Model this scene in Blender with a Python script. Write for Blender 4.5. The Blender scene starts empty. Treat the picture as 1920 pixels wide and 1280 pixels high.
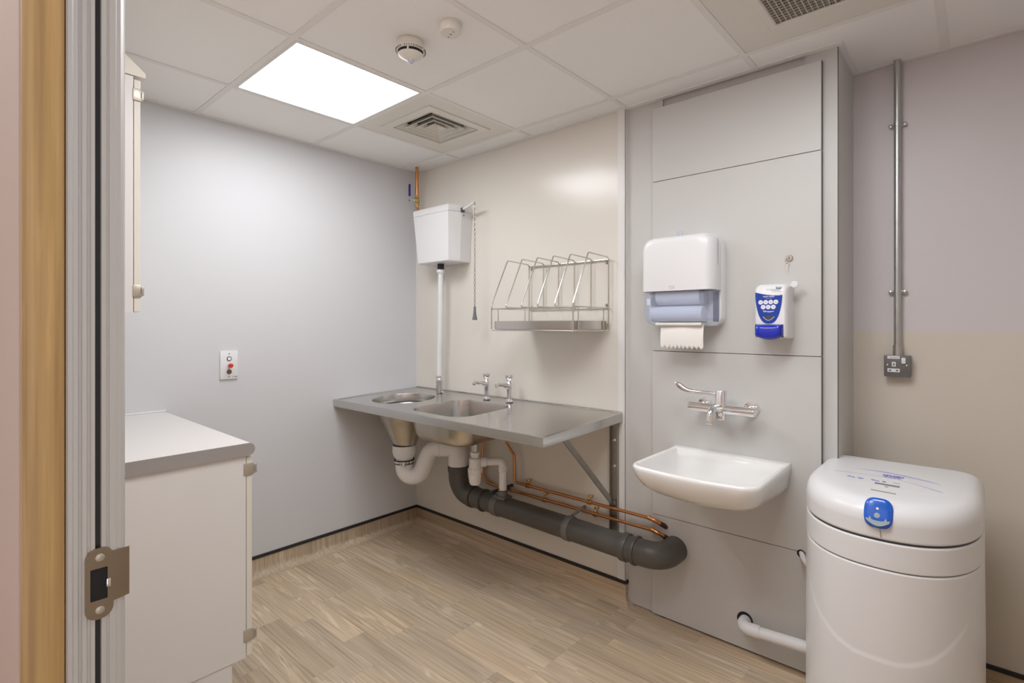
import bpy, bmesh, math, random
from mathutils import Vector, Matrix
random.seed(7)
PI = math.pi
S = bpy.context.scene
COL = S.collection

# ---------------------------------------------------------------- camera
F_PX, CXP, HYP = 979.98, 997.36, 607.80
cam_d = bpy.data.cameras.new('camera')
cam = bpy.data.objects.new('camera', cam_d)
COL.objects.link(cam)
cam.location = (2.9575, -2.2193, 1.3554)
cam.rotation_euler = (PI / 2, 0, math.radians(40.6909))
cam_d.sensor_width = 36.0
cam_d.lens = F_PX / 1920 * 36
cam_d.shift_x = -(CXP - 960) / 1920
cam_d.shift_y = -(640 - HYP) / 1920
cam_d.clip_start = 0.01
S.camera = cam

# ---------------------------------------------------------------- world / exposure
W = bpy.data.worlds.new('world')
S.world = W
W.use_nodes = True
bg = W.node_tree.nodes['Background']
bg.inputs[0].default_value = (.98, 0.98, 0.98, 1)     # light of the corridor outside the doorway
bg.inputs[1].default_value = 1.05
S.view_settings.view_transform = 'Standard'
S.view_settings.look = 'None'
S.view_settings.gamma = 1.0
S.view_settings.use_curve_mapping = False
S.view_settings.exposure = 0.39
PANEL_STRENGTH = 11.0

# ---------------------------------------------------------------- materials
MATS = {}
def nmat(name, color, rough=0.5, metal=0.0, **kw):
    m = bpy.data.materials.new(name); m.use_nodes = True
    nt = m.node_tree; b = nt.nodes['Principled BSDF']
    b.inputs['Base Color'].default_value = (*color, 1)
    b.inputs['Roughness'].default_value = rough
    b.inputs['Metallic'].default_value = metal
    for k, v in kw.items():
        key = k.replace('_', ' ')
        if key in b.inputs: b.inputs[key].default_value = v
    MATS[name] = m
    return m
def noise_mat(name, c1, c2, rough=0.5, metal=0.0, scale=(20, 20, 20), detail=4, bump=0.0, rough_var=0.0, **kw):
    """procedural: two close tones mixed by noise, optional fine relief"""
    m = nmat(name, c1, rough, metal, **kw)
    nt = m.node_tree; b = nt.nodes['Principled BSDF']; L = nt.links
    tc = nt.nodes.new('ShaderNodeTexCoord'); mp = nt.nodes.new('ShaderNodeMapping')
    mp.inputs['Scale'].default_value = scale
    no = nt.nodes.new('ShaderNodeTexNoise'); no.inputs['Scale'].default_value = 1.0; no.inputs['Detail'].default_value = detail
    mx = nt.nodes.new('ShaderNodeMix'); mx.data_type = 'RGBA'
    mx.inputs['A'].default_value = (*c1, 1); mx.inputs['B'].default_value = (*c2, 1)
    L.new(tc.outputs['Object'], mp.inputs[0]); L.new(mp.outputs[0], no.inputs['Vector'])
    L.new(no.outputs['Fac'], mx.inputs['Factor']); L.new(mx.outputs['Result'], b.inputs['Base Color'])
    if bump:
        bp = nt.nodes.new('ShaderNodeBump'); bp.inputs['Strength'].default_value = bump; bp.inputs['Distance'].default_value = 0.002
        L.new(no.outputs['Fac'], bp.inputs['Height']); L.new(bp.outputs[0], b.inputs['Normal'])
    if rough_var:
        mr = nt.nodes.new('ShaderNodeMapRange')
        mr.inputs['To Min'].default_value = rough - rough_var; mr.inputs['To Max'].default_value = rough + rough_var
        L.new(no.outputs['Fac'], mr.inputs['Value']); L.new(mr.outputs[0], b.inputs['Roughness'])
    return m

noise_mat('wall_white', (.635, .630, .645), (.65, .645, .66), .5, scale=(3, 3, 3))
noise_mat('wall_beige', (.73, .69, .625), (.75, .71, .645), .22, scale=(2, 2, 2))
noise_mat('white_trim', (.76, .745, .725), (.78, .765, .745), .3, scale=(5, 5, 5))
noise_mat('panel_grey', (.575, .565, .545), (.59, .58, .56), .42, scale=(4, 4, 4))
noise_mat('panel_speck', (.53, .52, .50), (.60, .59, .57), .5, scale=(260, 260, 260), detail=2)
noise_mat('gap_dark', (.10, .09, .085), (.13, .12, .11), .6, scale=(30, 30, 30))
noise_mat('corridor_paint', (.60, .47, .41), (.63, .49, .43), .6, scale=(6, 6, 6))
noise_mat('ceiling_white', (.79, .775, .76), (.81, .795, .78), .8, scale=(90, 90, 90))
noise_mat('tile_white', (.87, .86, .85), (.89, .88, .87), .85, scale=(140, 140, 140), bump=.05)
noise_mat('plastic_white', (.765, .76, .765), (.785, .78, .785), .28, scale=(6, 6, 6))
noise_mat('plastic_cream', (.74, .71, .65), (.76, .73, .67), .35, scale=(6, 6, 6))
noise_mat('waste_white', (.83, .82, .82), (.85, .84, .84), .32, scale=(9, 9, 9))
noise_mat('pvc_grey', (.080, .075, .066), (.096, .090, .080), .42, scale=(7, 40, 40))
noise_mat('pvc_grey_light', (.15, .14, .135), (.17, .16, .15), .45, scale=(9, 9, 9))
noise_mat('ceramic', (.83, .815, .79), (.84, .825, .80), .08, scale=(4, 4, 4), Coat_Weight=.5)
noise_mat('stainless', (.59, .58, .56), (.64, .63, .61), .23, 1.0, scale=(5, 9, 9), detail=2, rough_var=.03)
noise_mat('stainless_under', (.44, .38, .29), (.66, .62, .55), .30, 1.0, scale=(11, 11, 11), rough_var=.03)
noise_mat('stainless_tray', (.60, .57, .53), (.66, .63, .59), .22, 1.0, scale=(10, 60, 60), rough_var=.02)
noise_mat('wire_steel', (.66, .63, .59), (.72, .69, .65), .22, 1.0, scale=(30, 30, 30))
noise_mat('galvanised', (.46, .47, .465), (.62, .63, .62), .38, 1.0, scale=(60, 60, 25))
noise_mat('bracket_steel', (.33, .31, .28), (.43, .41, .37), .42, 1.0, scale=(25, 25, 25))
noise_mat('chrome', (.80, .80, .81), (.84, .84, .85), .07, 1.0, scale=(10, 10, 10))
noise_mat('copper', (.62, .27, .10), (.80, .38, .16), .30, 1.0, scale=(40, 40, 40), rough_var=.02)
noise_mat('copper_dark', (.07, .035, .025), (.13, .06, .04), .5, .6, scale=(60, 60, 60))
noise_mat('brass', (.55, .38, .14), (.68, .50, .22), .33, 1.0, scale=(60, 60, 60))
noise_mat('bronze_plate', (.30, .235, .18), (.36, .285, .22), .30, 1.0, scale=(12, 12, 12))
noise_mat('hinge_metal', (.46, .41, .34), (.52, .47, .40), .4, .7, scale=(30, 30, 30))
noise_mat('black_rubber', (.012, .011, .012), (.02, .018, .018), .5, scale=(30, 30, 30))
noise_mat('dark_void', (.010, .009, .009), (.016, .015, .014), .9, scale=(20, 20, 20))
noise_mat('frame_metal', (.54, .52, .50), (.58, .555, .54), .40, .35, scale=(120, 120, 1.5))
noise_mat('melamine_grey', (.69, .665, .64), (.71, .685, .66), .45, scale=(5, 5, 5))
noise_mat('melamine_cream', (.70, .66, .58), (.72, .68, .60), .45, scale=(5, 5, 5))
noise_mat('worktop_grey', (.66, .625, .60), (.69, .655, .63), .35, scale=(300, 300, 300), detail=2)
noise_mat('worktop_edge', (.30, .275, .255), (.33, .305, .285), .4, scale=(300, 300, 300), detail=2)
noise_mat('socket_grey', (.155, .15, .145), (.175, .17, .165), .42, .3, scale=(160, 160, 160), bump=.05)
noise_mat('blue_plastic', (.005, .02, .42), (.008, .028, .46), .22, scale=(6, 6, 6), Coat_Weight=.4)
noise_mat('blue_label', (.006, .045, .33), (.008, .055, .37), .35, scale=(6, 6, 6))
noise_mat('blue_latch', (.004, .09, .52), (.006, .11, .58), .22, scale=(6, 6, 6), Coat_Weight=.3)
noise_mat('latch_wear', (.26, .33, .36), (.38, .42, .42), .5, scale=(70, 70, 70))
noise_mat('blue_handle', (.01, .02, .30), (.012, .03, .36), .35, scale=(9, 9, 9))
noise_mat('ink_violet', (.12, .10, .50), (.15, .13, .55), .5, scale=(9, 9, 9))
noise_mat('ink_pale', (.42, .42, .62), (.46, .46, .66), .5, scale=(9, 9, 9))
noise_mat('ink_grey', (.20, .19, .18), (.23, .22, .21), .5, scale=(9, 9, 9))
noise_mat('ink_red', (.42, .12, .07), (.46, .14, .08), .5, scale=(9, 9, 9))
noise_mat('ink_dark', (.05, .05, .06), (.07, .07, .08), .5, scale=(9, 9, 9))
noise_mat('label_white', (.84, .84, .86), (.86, .86, .88), .4, scale=(9, 9, 9))
noise_mat('red_plastic', (.55, .03, .02), (.62, .05, .035), .25, scale=(20, 20, 20))
noise_mat('amber_dark', (.22, .06, .015), (.30, .09, .02), .3, scale=(40, 40, 40))
noise_mat('grey_handle', (.13, .135, .15), (.16, .165, .18), .4, scale=(20, 20, 20))
noise_mat('paper_white', (.80, .77, .73), (.83, .80, .76), .85, scale=(120, 120, 120), bump=.1)
noise_mat('roll_inner', (.58, .60, .70), (.62, .64, .73), .6, scale=(20, 20, 20))
noise_mat('inner_dark', (.12, .135, .20), (.16, .175, .24), .5, scale=(20, 20, 20))
noise_mat('grille_cream', (.50, .47, .41), (.54, .51, .45), .5, scale=(20, 20, 20))

def glass_mat(name, tint, alpha, rough):
    m = bpy.data.materials.new(name); m.use_nodes = True
    nt = m.node_tree; L = nt.links; b = nt.nodes['Principled BSDF']
    out = nt.nodes['Material Output']
    no = nt.nodes.new('ShaderNodeTexNoise'); no.inputs['Scale'].default_value = 12
    mx = nt.nodes.new('ShaderNodeMix'); mx.data_type = 'RGBA'
    mx.inputs['A'].default_value = (*tint, 1); mx.inputs['B'].default_value = (*[c * .93 for c in tint], 1)
    L.new(no.outputs['Fac'], mx.inputs['Factor']); L.new(mx.outputs['Result'], b.inputs['Base Color'])
    b.inputs['Roughness'].default_value = rough
    tr = nt.nodes.new('ShaderNodeBsdfTransparent'); tr.inputs[0].default_value = (*[min(1, c * 1.3) for c in tint], 1)
    ms = nt.nodes.new('ShaderNodeMixShader'); ms.inputs[0].default_value = alpha
    L.new(tr.outputs[0], ms.inputs[1]); L.new(b.outputs[0], ms.inputs[2]); L.new(ms.outputs[0], out.inputs[0])
    MATS[name] = m
glass_mat('smoky_window', (.70, .73, .85), .26, .10)
glass_mat('clear_plastic', (.68, .70, .80), .55, .12)

# emissive light diffuser
m = bpy.data.materials.new('light_diffuser'); m.use_nodes = True
b = m.node_tree.nodes['Principled BSDF']
b.inputs['Base Color'].default_value = (.9, .9, .9, 1)
b.inputs['Emission Color'].default_value = (.95, .985, 1.025, 1)
b.inputs['Emission Strength'].default_value = PANEL_STRENGTH
MATS['light_diffuser'] = m

def wood_mat(name, dark, mid, light, axis, gscale=1.0, rough=.5, tone_var=.22):
    """wood grain running along `axis` (0 x, 1 y, 2 z) with a tone for each object"""
    m = bpy.data.materials.new(name); m.use_nodes = True
    nt = m.node_tree; L = nt.links; b = nt.nodes['Principled BSDF']
    tc = nt.nodes.new('ShaderNodeTexCoord'); oi = nt.nodes.new('ShaderNodeObjectInfo')
    off = nt.nodes.new('ShaderNodeVectorMath'); off.operation = 'SCALE'
    off.inputs[0].default_value = (31.7, 57.3, 13.1); L.new(oi.outputs['Random'], off.inputs['Scale'])
    ad = nt.nodes.new('ShaderNodeVectorMath'); ad.operation = 'ADD'
    L.new(tc.outputs['Object'], ad.inputs[0]); L.new(off.outputs[0], ad.inputs[1])
    def mp(sc):
        v = [sc[1]] * 3; v[axis] = sc[0]
        n = nt.nodes.new('ShaderNodeMapping'); n.inputs['Scale'].default_value = [a * gscale for a in v]
        L.new(ad.outputs[0], n.inputs[0]); return n.outputs[0]
    n1 = nt.nodes.new('ShaderNodeTexNoise'); n1.inputs['Detail'].default_value = 6; n1.inputs['Scale'].default_value = 1
    L.new(mp((2.2, 110)), n1.inputs['Vector'])
    n2 = nt.nodes.new('ShaderNodeTexNoise'); n2.inputs['Detail'].default_value = 3; n2.inputs['Scale'].default_value = 1
    n2.inputs['Distortion'].default_value = .6
    L.new(mp((1.6, 13)), n2.inputs['Vector'])
    # cathedral figure: contour bands of the broad noise
    mu = nt.nodes.new('ShaderNodeMath'); mu.operation = 'MULTIPLY'; mu.inputs[1].default_value = 42
    L.new(n2.outputs['Fac'], mu.inputs[0])
    si = nt.nodes.new('ShaderNodeMath'); si.operation = 'SINE'; L.new(mu.outputs[0], si.inputs[0])
    r1 = nt.nodes.new('ShaderNodeMapRange'); r1.inputs['From Min'].default_value = .2; r1.inputs['From Max'].default_value = 1
    r1.inputs['To Min'].default_value = 0; r1.inputs['To Max'].default_value = 1
    L.new(si.outputs[0], r1.inputs['Value'])
    n3 = nt.nodes.new('ShaderNodeTexNoise'); n3.inputs['Scale'].default_value = 1; n3.inputs['Detail'].default_value = 1
    L.new(mp((2.5, 9)), n3.inputs['Vector'])
    r3 = nt.nodes.new('ShaderNodeMapRange'); r3.inputs['From Min'].default_value = .50; r3.inputs['From Max'].default_value = .66
    L.new(n3.outputs['Fac'], r3.inputs['Value'])
    fig = nt.nodes.new('ShaderNodeMath'); fig.operation = 'MULTIPLY'
    L.new(r1.outputs[0], fig.inputs[0]); L.new(r3.outputs[0], fig.inputs[1])
    cr = nt.nodes.new('ShaderNodeValToRGB')
    cr.color_ramp.elements[0].position = .30; cr.color_ramp.elements[0].color = (*dark, 1)
    cr.color_ramp.elements[1].position = .72; cr.color_ramp.elements[1].color = (*light, 1)
    e = cr.color_ramp.elements.new(.50); e.color = (*mid, 1)
    L.new(n1.outputs['Fac'], cr.inputs[0])
    mx = nt.nodes.new('ShaderNodeMix'); mx.data_type = 'RGBA'
    sc_ = nt.nodes.new('ShaderNodeMath'); sc_.operation = 'MULTIPLY'; sc_.inputs[1].default_value = .50
    L.new(fig.outputs[0], sc_.inputs[0]); L.new(sc_.outputs[0], mx.inputs['Factor'])
    L.new(cr.outputs[0], mx.inputs['A']); mx.inputs['B'].default_value = (*[min(1, c * 1.35) for c in light], 1)
    hv = nt.nodes.new('ShaderNodeHueSaturation')
    rv = nt.nodes.new('ShaderNodeMapRange'); rv.inputs['To Min'].default_value = 1 - tone_var; rv.inputs['To Max'].default_value = 1 + tone_var * .7
    L.new(oi.outputs['Random'], rv.inputs['Value']); L.new(rv.outputs[0], hv.inputs['Value'])
    wn = nt.nodes.new('ShaderNodeTexWhiteNoise'); wn.noise_dimensions = '1D'; L.new(oi.outputs['Random'], wn.inputs['W'])
    rs = nt.nodes.new('ShaderNodeMapRange'); rs.inputs['To Min'].default_value = .86; rs.inputs['To Max'].default_value = 1.0
    L.new(wn.outputs['Value'], rs.inputs['Value']); L.new(rs.outputs[0], hv.inputs['Saturation'])
    L.new(mx.outputs['Result'], hv.inputs['Color']); L.new(hv.outputs[0], b.inputs['Base Color'])
    b.inputs['Roughness'].default_value = rough
    bp = nt.nodes.new('ShaderNodeBump'); bp.inputs['Strength'].default_value = .08; bp.inputs['Distance'].default_value = .001
    L.new(n1.outputs['Fac'], bp.inputs['Height']); L.new(bp.outputs[0], b.inputs['Normal'])
    MATS[name] = m
FD, FM, FL = (.385, .285, .180), (.515, .393, .265), (.60, .470, .328)
wood_mat('vinyl_plank', FD, FM, FL, 0, tone_var=.16)
wood_mat('vinyl_cove_x', FD, FM, FL, 0, tone_var=.0)
wood_mat('vinyl_cove_z', FD, FM, FL, 2, tone_var=.0)
wood_mat('oak_lining', (.36, .19, .045), (.45, .25, .060), (.52, .305, .085), 2, gscale=1.4, rough=.38, tone_var=.0)

# wall behind the socket: paint changes tone at a height of 1.325 m
m = nmat('dado_paint', (.6, .57, .56), .45)
nt = m.node_tree; b = nt.nodes['Principled BSDF']
tc = nt.nodes.new('ShaderNodeTexCoord'); sx = nt.nodes.new('ShaderNodeSeparateXYZ'); gt = nt.nodes.new('ShaderNodeMath'); gt.operation = 'GREATER_THAN'
gt.inputs[1].default_value = 1.326
mx = nt.nodes.new('ShaderNodeMix'); mx.data_type = 'RGBA'
mx.inputs['A'].default_value = (.66, .60, .515, 1); mx.inputs['B'].default_value = (.64, .60, .605, 1)
nt.links.new(tc.outputs['Object'], sx.inputs[0]); nt.links.new(sx.outputs['Z'], gt.inputs[0])
nt.links.new(gt.outputs[0], mx.inputs['Factor']); nt.links.new(mx.outputs['Result'], b.inputs['Base Color'])

# ---------------------------------------------------------------- mesh helpers
OFF = {}
def link(o, parent=None):
    COL.objects.link(o)
    if parent is not None: o.parent = parent
    return o
def obj(name, bm, mat, parent=None, smooth=True, local=False, angle=35):
    """links bm as one mesh object; world coordinates become local to a parent thing"""
    bmesh.ops.recalc_face_normals(bm, faces=bm.faces)
    me = bpy.data.meshes.new(name)
    off = OFF.get(parent.name, Vector((0, 0, 0))) if parent is not None else Vector((0, 0, 0))
    if not local and off.length: bmesh.ops.translate(bm, verts=bm.verts, vec=-off)
    bm.to_mesh(me); bm.free()
    mats = mat if isinstance(mat, (list, tuple)) else [mat]
    for mm in mats: me.materials.append(MATS[mm])
    if smooth:
        me.shade_smooth(); me.set_sharp_from_angle(angle=math.radians(angle))
    o = bpy.data.objects.new(name, me); link(o, parent)
    OFF[o.name] = off
    return o
def tag(o, label, cat, group=None):
    o['label'] = label; o['category'] = cat
    if group: o['group'] = group
    return o
def thing(name, label, cat, loc, group=None, rot=(0, 0, 0)):
    o = bpy.data.objects.new(name, None); COL.objects.link(o)
    o.location = loc; o.rotation_euler = rot; o.empty_display_size = .05
    OFF[o.name] = Vector(loc)
    return tag(o, label, cat, group)
def struct(o):
    o['kind'] = 'structure'; return o
B = bmesh.new
def box(bm, x0, x1, y0, y1, z0, z1, bev=0, seg=2):
    r = bmesh.ops.create_cube(bm, size=1)
    vs = r['verts']
    bmesh.ops.scale(bm, verts=vs, vec=(abs(x1 - x0), abs(y1 - y0), abs(z1 - z0)))
    bmesh.ops.translate(bm, verts=vs, vec=((x0 + x1) / 2, (y0 + y1) / 2, (z0 + z1) / 2))
    if bev:
        es = list({e for v in vs for e in v.link_edges})
        bmesh.ops.bevel(bm, geom=es, offset=bev, segments=seg, affect='EDGES', profile=.5, clamp_overlap=True)
    return bm
def bx(*a, **k): return box(B(), *a, **k)
def loft(bm, rings, cap0=True, cap1=True, closed=True):
    R = [[bm.verts.new(p) for p in r] for r in rings]
    n = len(R[0])
    for a, b_ in zip(R, R[1:]):
        for i in range(n if closed else n - 1):
            j = (i + 1) % n
            bm.faces.new((a[i], a[j], b_[j], b_[i]))
    if cap0: bm.faces.new(R[0][::-1])
    if cap1: bm.faces.new(R[-1])
    return bm
def basis(d):
    d = Vector(d).normalized()
    u = d.cross(Vector((0, 0, 1)))
    if u.length < 1e-4: u = Vector((1, 0, 0))
    u.normalize(); return d, u, d.cross(u).normalized()
def lathe(bm, prof, org=(0, 0, 0), axis=(0, 0, 1), seg=32, cap0=True, cap1=True):
    """prof: (radius, distance along axis)"""
    d, u, v = basis(axis); o = Vector(org)
    rings = [[o + d * h + (u * math.cos(2 * PI * i / seg) + v * math.sin(2 * PI * i / seg)) * max(r, 1e-5) for i in range(seg)] for r, h in prof]
    return loft(bm, rings, cap0, cap1)
def fillet(pts, rad, seg=6):
    P = [Vector(p) for p in pts]; out = [P[0]]
    for i in range(1, len(P) - 1):
        a, b_, c = P[i - 1], P[i], P[i + 1]
        r = rad[i] if isinstance(rad, dict) else rad
        d1, d2 = (a - b_).normalized(), (c - b_).normalized()
        ang = d1.angle(d2)
        if ang > PI - .02 or r <= 0: out.append(b_); continue
        t = min(r / math.tan(ang / 2), (a - b_).length * .499, (c - b_).length * .499)
        rr = t * math.tan(ang / 2)
        p1, p2 = b_ + d1 * t, b_ + d2 * t
        ctr = b_ + (d1 + d2).normalized() * (rr / math.sin(ang / 2))
        v1, v2 = p1 - ctr, p2 - ctr
        sw = v1.angle(v2); ax = v1.cross(v2).normalized()
        for k in range(seg + 1):
            out.append(ctr + Matrix.Rotation(sw * k / seg, 3, ax) @ v1)
    out.append(P[-1]); return out
def tube(bm, pts, r, rad=0.0, seg=16, fseg=7, caps=True, radii=None):
    P = fillet(pts, rad, fseg) if rad else [Vector(p) for p in pts]
    Q = [P[0]]
    for p in P[1:]:
        if (p - Q[-1]).length > 1e-6: Q.append(p)
    P = Q
    d0 = (P[1] - P[0]).normalized(); _, u, v = basis(d0)
    rings = []
    for i, p in enumerate(P):
        if i == 0: t = d0
        elif i == len(P) - 1: t = (P[-1] - P[-2]).normalized()
        else: t = ((P[i + 1] - p).normalized() + (p - P[i - 1]).normalized()).normalized()
        u = (u - t * u.dot(t)).normalized(); v = t.cross(u)
        rr = r if radii is None else radii[min(i, len(radii) - 1)]
        rings.append([p + (u * math.cos(2 * PI * k / seg) + v * math.sin(2 * PI * k / seg)) * rr for k in range(seg)])
    return loft(bm, rings, caps, caps)
def tb(*a, **k): return tube(B(), *a, **k)
def rrect(x0, x1, y0, y1, r, n=6):
    """rounded rectangle, counter-clockwise; r one radius or four (from +x+y corner on)"""
    rs = r if isinstance(r, (list, tuple)) else [r] * 4
    out = []
    for (cx, cy, a0), rr in zip(((x1, y1, 0), (x0, y1, 90), (x0, y0, 180), (x1, y0, 270)), rs):
        sx_ = -1 if cx == x1 else 1; sy_ = -1 if cy == y1 else 1
        for k in range(n + 1):
            a = math.radians(a0 + 90 * k / n)
            out.append((cx + sx_ * rr + rr * math.cos(a), cy + sy_ * rr + rr * math.sin(a)))
    return out
def prism(bm, poly, a0, a1, plane='xy', bev=0):
    """extrude a 2D polygon between two offsets along the remaining axis"""
    def P(p, a):
        return {'xy': (p[0], p[1], a), 'xz': (p[0], a, p[1]), 'yz': (a, p[0], p[1])}[plane]
    n0 = len(bm.verts)
    loft(bm, [[P(p, a0) for p in poly], [P(p, a1) for p in poly]])
    if bev:
        bm.verts.ensure_lookup_table()
        es = [e for e in bm.edges if all(v.index >= n0 or v.index == -1 for v in e.verts)]
        bmesh.ops.bevel(bm, geom=list(bm.edges), offset=bev, segments=2, affect='EDGES', clamp_overlap=True)
    return bm
def fill_holes(bm, loops, z):
    """flat face with holes at height z from loops of 2D points"""
    es = []
    for lp in loops:
        vs = [bm.verts.new((p[0], p[1], z)) for p in lp]
        for i in range(len(vs)): es.append(bm.edges.new((vs[i], vs[(i + 1) % len(vs)])))
    bmesh.ops.triangle_fill(bm, edges=es, use_beauty=True, normal=(0, 0, 1))
    return bm
def text_mesh(name, s, size, mat, parent, loc, right, up, depth=.0004, align='CENTER', shear=0, bold=0.0, sx=1.0):
    """flat lettering as mesh; right/up give its plane in the world"""
    cu = bpy.data.curves.new(name, 'FONT'); cu.body = s; cu.size = size; cu.align_x = align; cu.align_y = 'CENTER'
    cu.extrude = depth; cu.shear = shear; cu.offset = bold; cu.resolution_u = 3
    to = bpy.data.objects.new(name + '_tmp', cu)
    me = bpy.data.meshes.new_from_object(to)
    bpy.data.objects.remove(to)
    r = Vector(right).normalized(); u = Vector(up).normalized(); n = r.cross(u)
    off = OFF.get(parent.name, Vector((0, 0, 0)))
    for v in me.vertices:
        v.co = Vector(loc) - off + r * v.co.x * sx + u * v.co.y + n * v.co.z
    me.materials.clear(); me.materials.append(MATS[mat])
    o = bpy.data.objects.new(name, me); link(o, parent); OFF[o.name] = off
    return o
def screw(parent, name, loc, axis, r=.004, mat='chrome'):
    bm = B(); lathe(bm, [(r, 0), (r, .001), (r * .6, .002), (r * .2, .0023)], loc, axis, 12)
    return obj(name, bm, mat, parent)

H = 2.40            # ceiling
XE = 1.648          # end of the beige back wall
XB = 2.55           # right edge of the boxing
YB = 0.02           # face of the boxing
YR = 0.325          # wall behind the macerator
YF = -2.06          # room face of the front wall
YC = -2.15          # corridor face of the front wall
XR = 3.65           # right wall
DX0, DX1 = 2.15, 3.06   # doorway

# ================================================================ SETTING
# floor: screed with vinyl planks printed piece by piece
fl = struct(obj('floor', bx(-.1, XR + .1, -3.6, YR + .1, -.12, -.002), 'vinyl_cove_x', smooth=False))
def plank_mesh(l, w):
    bm = bx(-l / 2, l / 2, -w / 2, w / 2, -.002, 0)
    me = bpy.data.meshes.new('plank'); bm.to_mesh(me); bm.free(); me.materials.append(MATS['vinyl_plank']); return me
PW = .0965
def add_planks(x0, x1, y0, y1, base_y, lens=(.50,)):
    k0 = math.floor((y0 - base_y) / PW)
    y = base_y + k0 * PW
    row = 0
    while y < y1:
        ya, yb = max(y, y0), min(y + PW, y1)
        if yb - ya > .012:
            x = x0 - random.choice((0, .12, .22, .31, .4))
            while x < x1:
                l = .508
                xa, xb = max(x, x0), min(x + l, x1)
                if xb - xa > .01:
                    key = (round(xb - xa, 3), round(yb - ya, 3))
                    if key not in PM: PM[key] = plank_mesh(xb - xa - .0003, yb - ya - .0003)
                    o = bpy.data.objects.new('plank', PM[key]); link(o, fl); o.location = ((xa + xb) / 2, (ya + yb) / 2, 0)
                x += l
        y += PW; row += 1
PM = {}
add_planks(.0, XE, YF, 0, -.666)
add_planks(XE, XB + .03, YF, .04, -.666)
add_planks(XB + .03, XR, YF, YR, -.666)
add_planks(DX0 - .4, DX1, YF - .7, YF, -.666)

# walls
wl = struct(obj('wall_left', bx(-.1, 0, -3.0, .1, 0, 2.6), 'wall_white', smooth=False))
bm = B(); box(bm, -.1, XE - .006, 0, .1, 0, 2.6); box(bm, XE - .106, XE - .006, .1, YR, 0, 2.6)
wb = struct(obj('wall_back', bm, 'wall_beige', smooth=False))
# joint of the two sheets in the room corner
t1 = struct(obj('trim_1', bx(.0, .004, -.004, .0, .11, H), 'white_trim', smooth=False))
# white edging at the end of the beige sheet and its short return
bm = B(); box(bm, XE - .042, XE, -.003, .0, .11, H); box(bm, XE - .006, XE, -.003, .03, .11, H)
t2 = struct(obj('trim_2', bm, 'white_trim', smooth=False))
wr = struct(obj('wall_recess', bx(XE - .106, XR + .1, YR, YR + .1, 0, 2.6), 'dado_paint', smooth=False))
wri = struct(obj('wall_right', bx(XR, XR + .1, -2.15, YR + .1, 0, 2.6), 'dado_paint', smooth=False))
# front wall with the doorway
bm = B()
box(bm, -.1, DX0 - .012, YC, YF, 0, 2.6); box(bm, DX1 + .012, XR + .1, YC, YF, 0, 2.6); box(bm, DX0 - .012, DX1 + .012, YC, YF, 2.11, 2.6)
wf = struct(obj('wall_front', bm, 'corridor_paint', smooth=False))
# corridor beyond the door: far wall and ceiling, out of view behind the camera
struct(obj('wall_corridor', bx(-.1, 5.0, -3.75, -3.65, 0, 2.6), 'corridor_paint', smooth=False))

# boxing with its access panels
bm = B()
box(bm, XE, 1.835, YB, YB + .018, .004, 2.45)                      # left strip
box(bm, 1.835, 2.437, YB + .010, YB + .018, .004, 2.45)                     # backing behind the panels
box(bm, 2.437, XB - .0, YB, YB + .018, .004, 2.45)                        # right strip
box(bm, XB - .018, XB, YB + .0182, YR, .004, 2.45)                        # return
wx = struct(obj('wall_boxing', bm, 'panel_grey', smooth=False))
obj('joint', bx(XB - .0025, XB + .0004, YB - .0006, YB + .003, .004, 2.45), 'gap_dark', wx, smooth=False)
PX0, PX1 = 1.790, 2.497
def access_panel(z0, z1, mat):
    o = obj('access_panel', bx(PX0, PX1, .001, YB + .005, z0 + .0012, z1 - .0012, bev=.0012, seg=1), mat, wx, smooth=False)
    obj('panel_shadow_gap', bx(PX1 - .0004, PX1 + .0014, .002, YB + .004, z0 + .003, z1 - .003), 'gap_dark', o, smooth=False)  # dark strip: shade of the gap beside the panel, put into colour
    return o
for z0, z1, mt in ((2.018, 2.361, 'panel_grey'), (1.232, 2.018, 'panel_grey'), (.471, 1.232, 'panel_grey'), (.008, .471, 'panel_speck')):
    access_panel(z0, z1, mt)

# coved skirting with black capping
def cove(name, mat, axis, a0, a1, at, sgn, m0=0, m1=0):
    """quarter-round vinyl upstand against a wall; m0/m1: +1 inner mitre, -1 outer mitre at the two ends"""
    R = .045
    prof = [(.0025, .098)] + [(.0025, R + .003)] + [(R - (R - .0025) * math.cos(PI / 2 * k / 8), R - (R - .001) * math.sin(PI / 2 * k / 8)) for k in range(1, 9)] + [(R + .004, .0006), (.0, .0004), (.0, .098)]
    rings = []
    for a, mm in ((a0, m0), (a1, -m1)):
        ring = []
        for d, z in prof:
            aa = a + mm * d
            ring.append((aa, at + sgn * d, z) if axis == 'x' else (at + sgn * d, aa, z))
        rings.append(ring)
    bm = loft(B(), rings)
    o = struct(obj(name, bm, mat, angle=50))
    cap = [(.0, .0955), (.006, .0955), (.0075, .098), (.0065, .110), (.004, .112), (.0, .112)]
    rings = []
    for a, mm in ((a0, m0), (a1, -m1)):
        rings.append([((a + mm * d, at + sgn * d, z) if axis == 'x' else (at + sgn * d, a + mm * d, z)) for d, z in cap])
    obj('capping_strip', loft(B(), rings), 'black_rubber', o)
    return o
cove('baseboard_left', 'vinyl_cove_z', 'y', -1.46, 0, 0, 1, 0, 1)
cove('baseboard_back', 'vinyl_cove_x', 'x', 0, XE, 0, -1, 1, -1)
cove('baseboard_return', 'vinyl_cove_x', 'y', 0, YB - .001, XE, 1, -1, 0)
cove('baseboard_recess', 'vinyl_cove_x', 'x', XB, XR, YR, -1, 1, 1)

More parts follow.
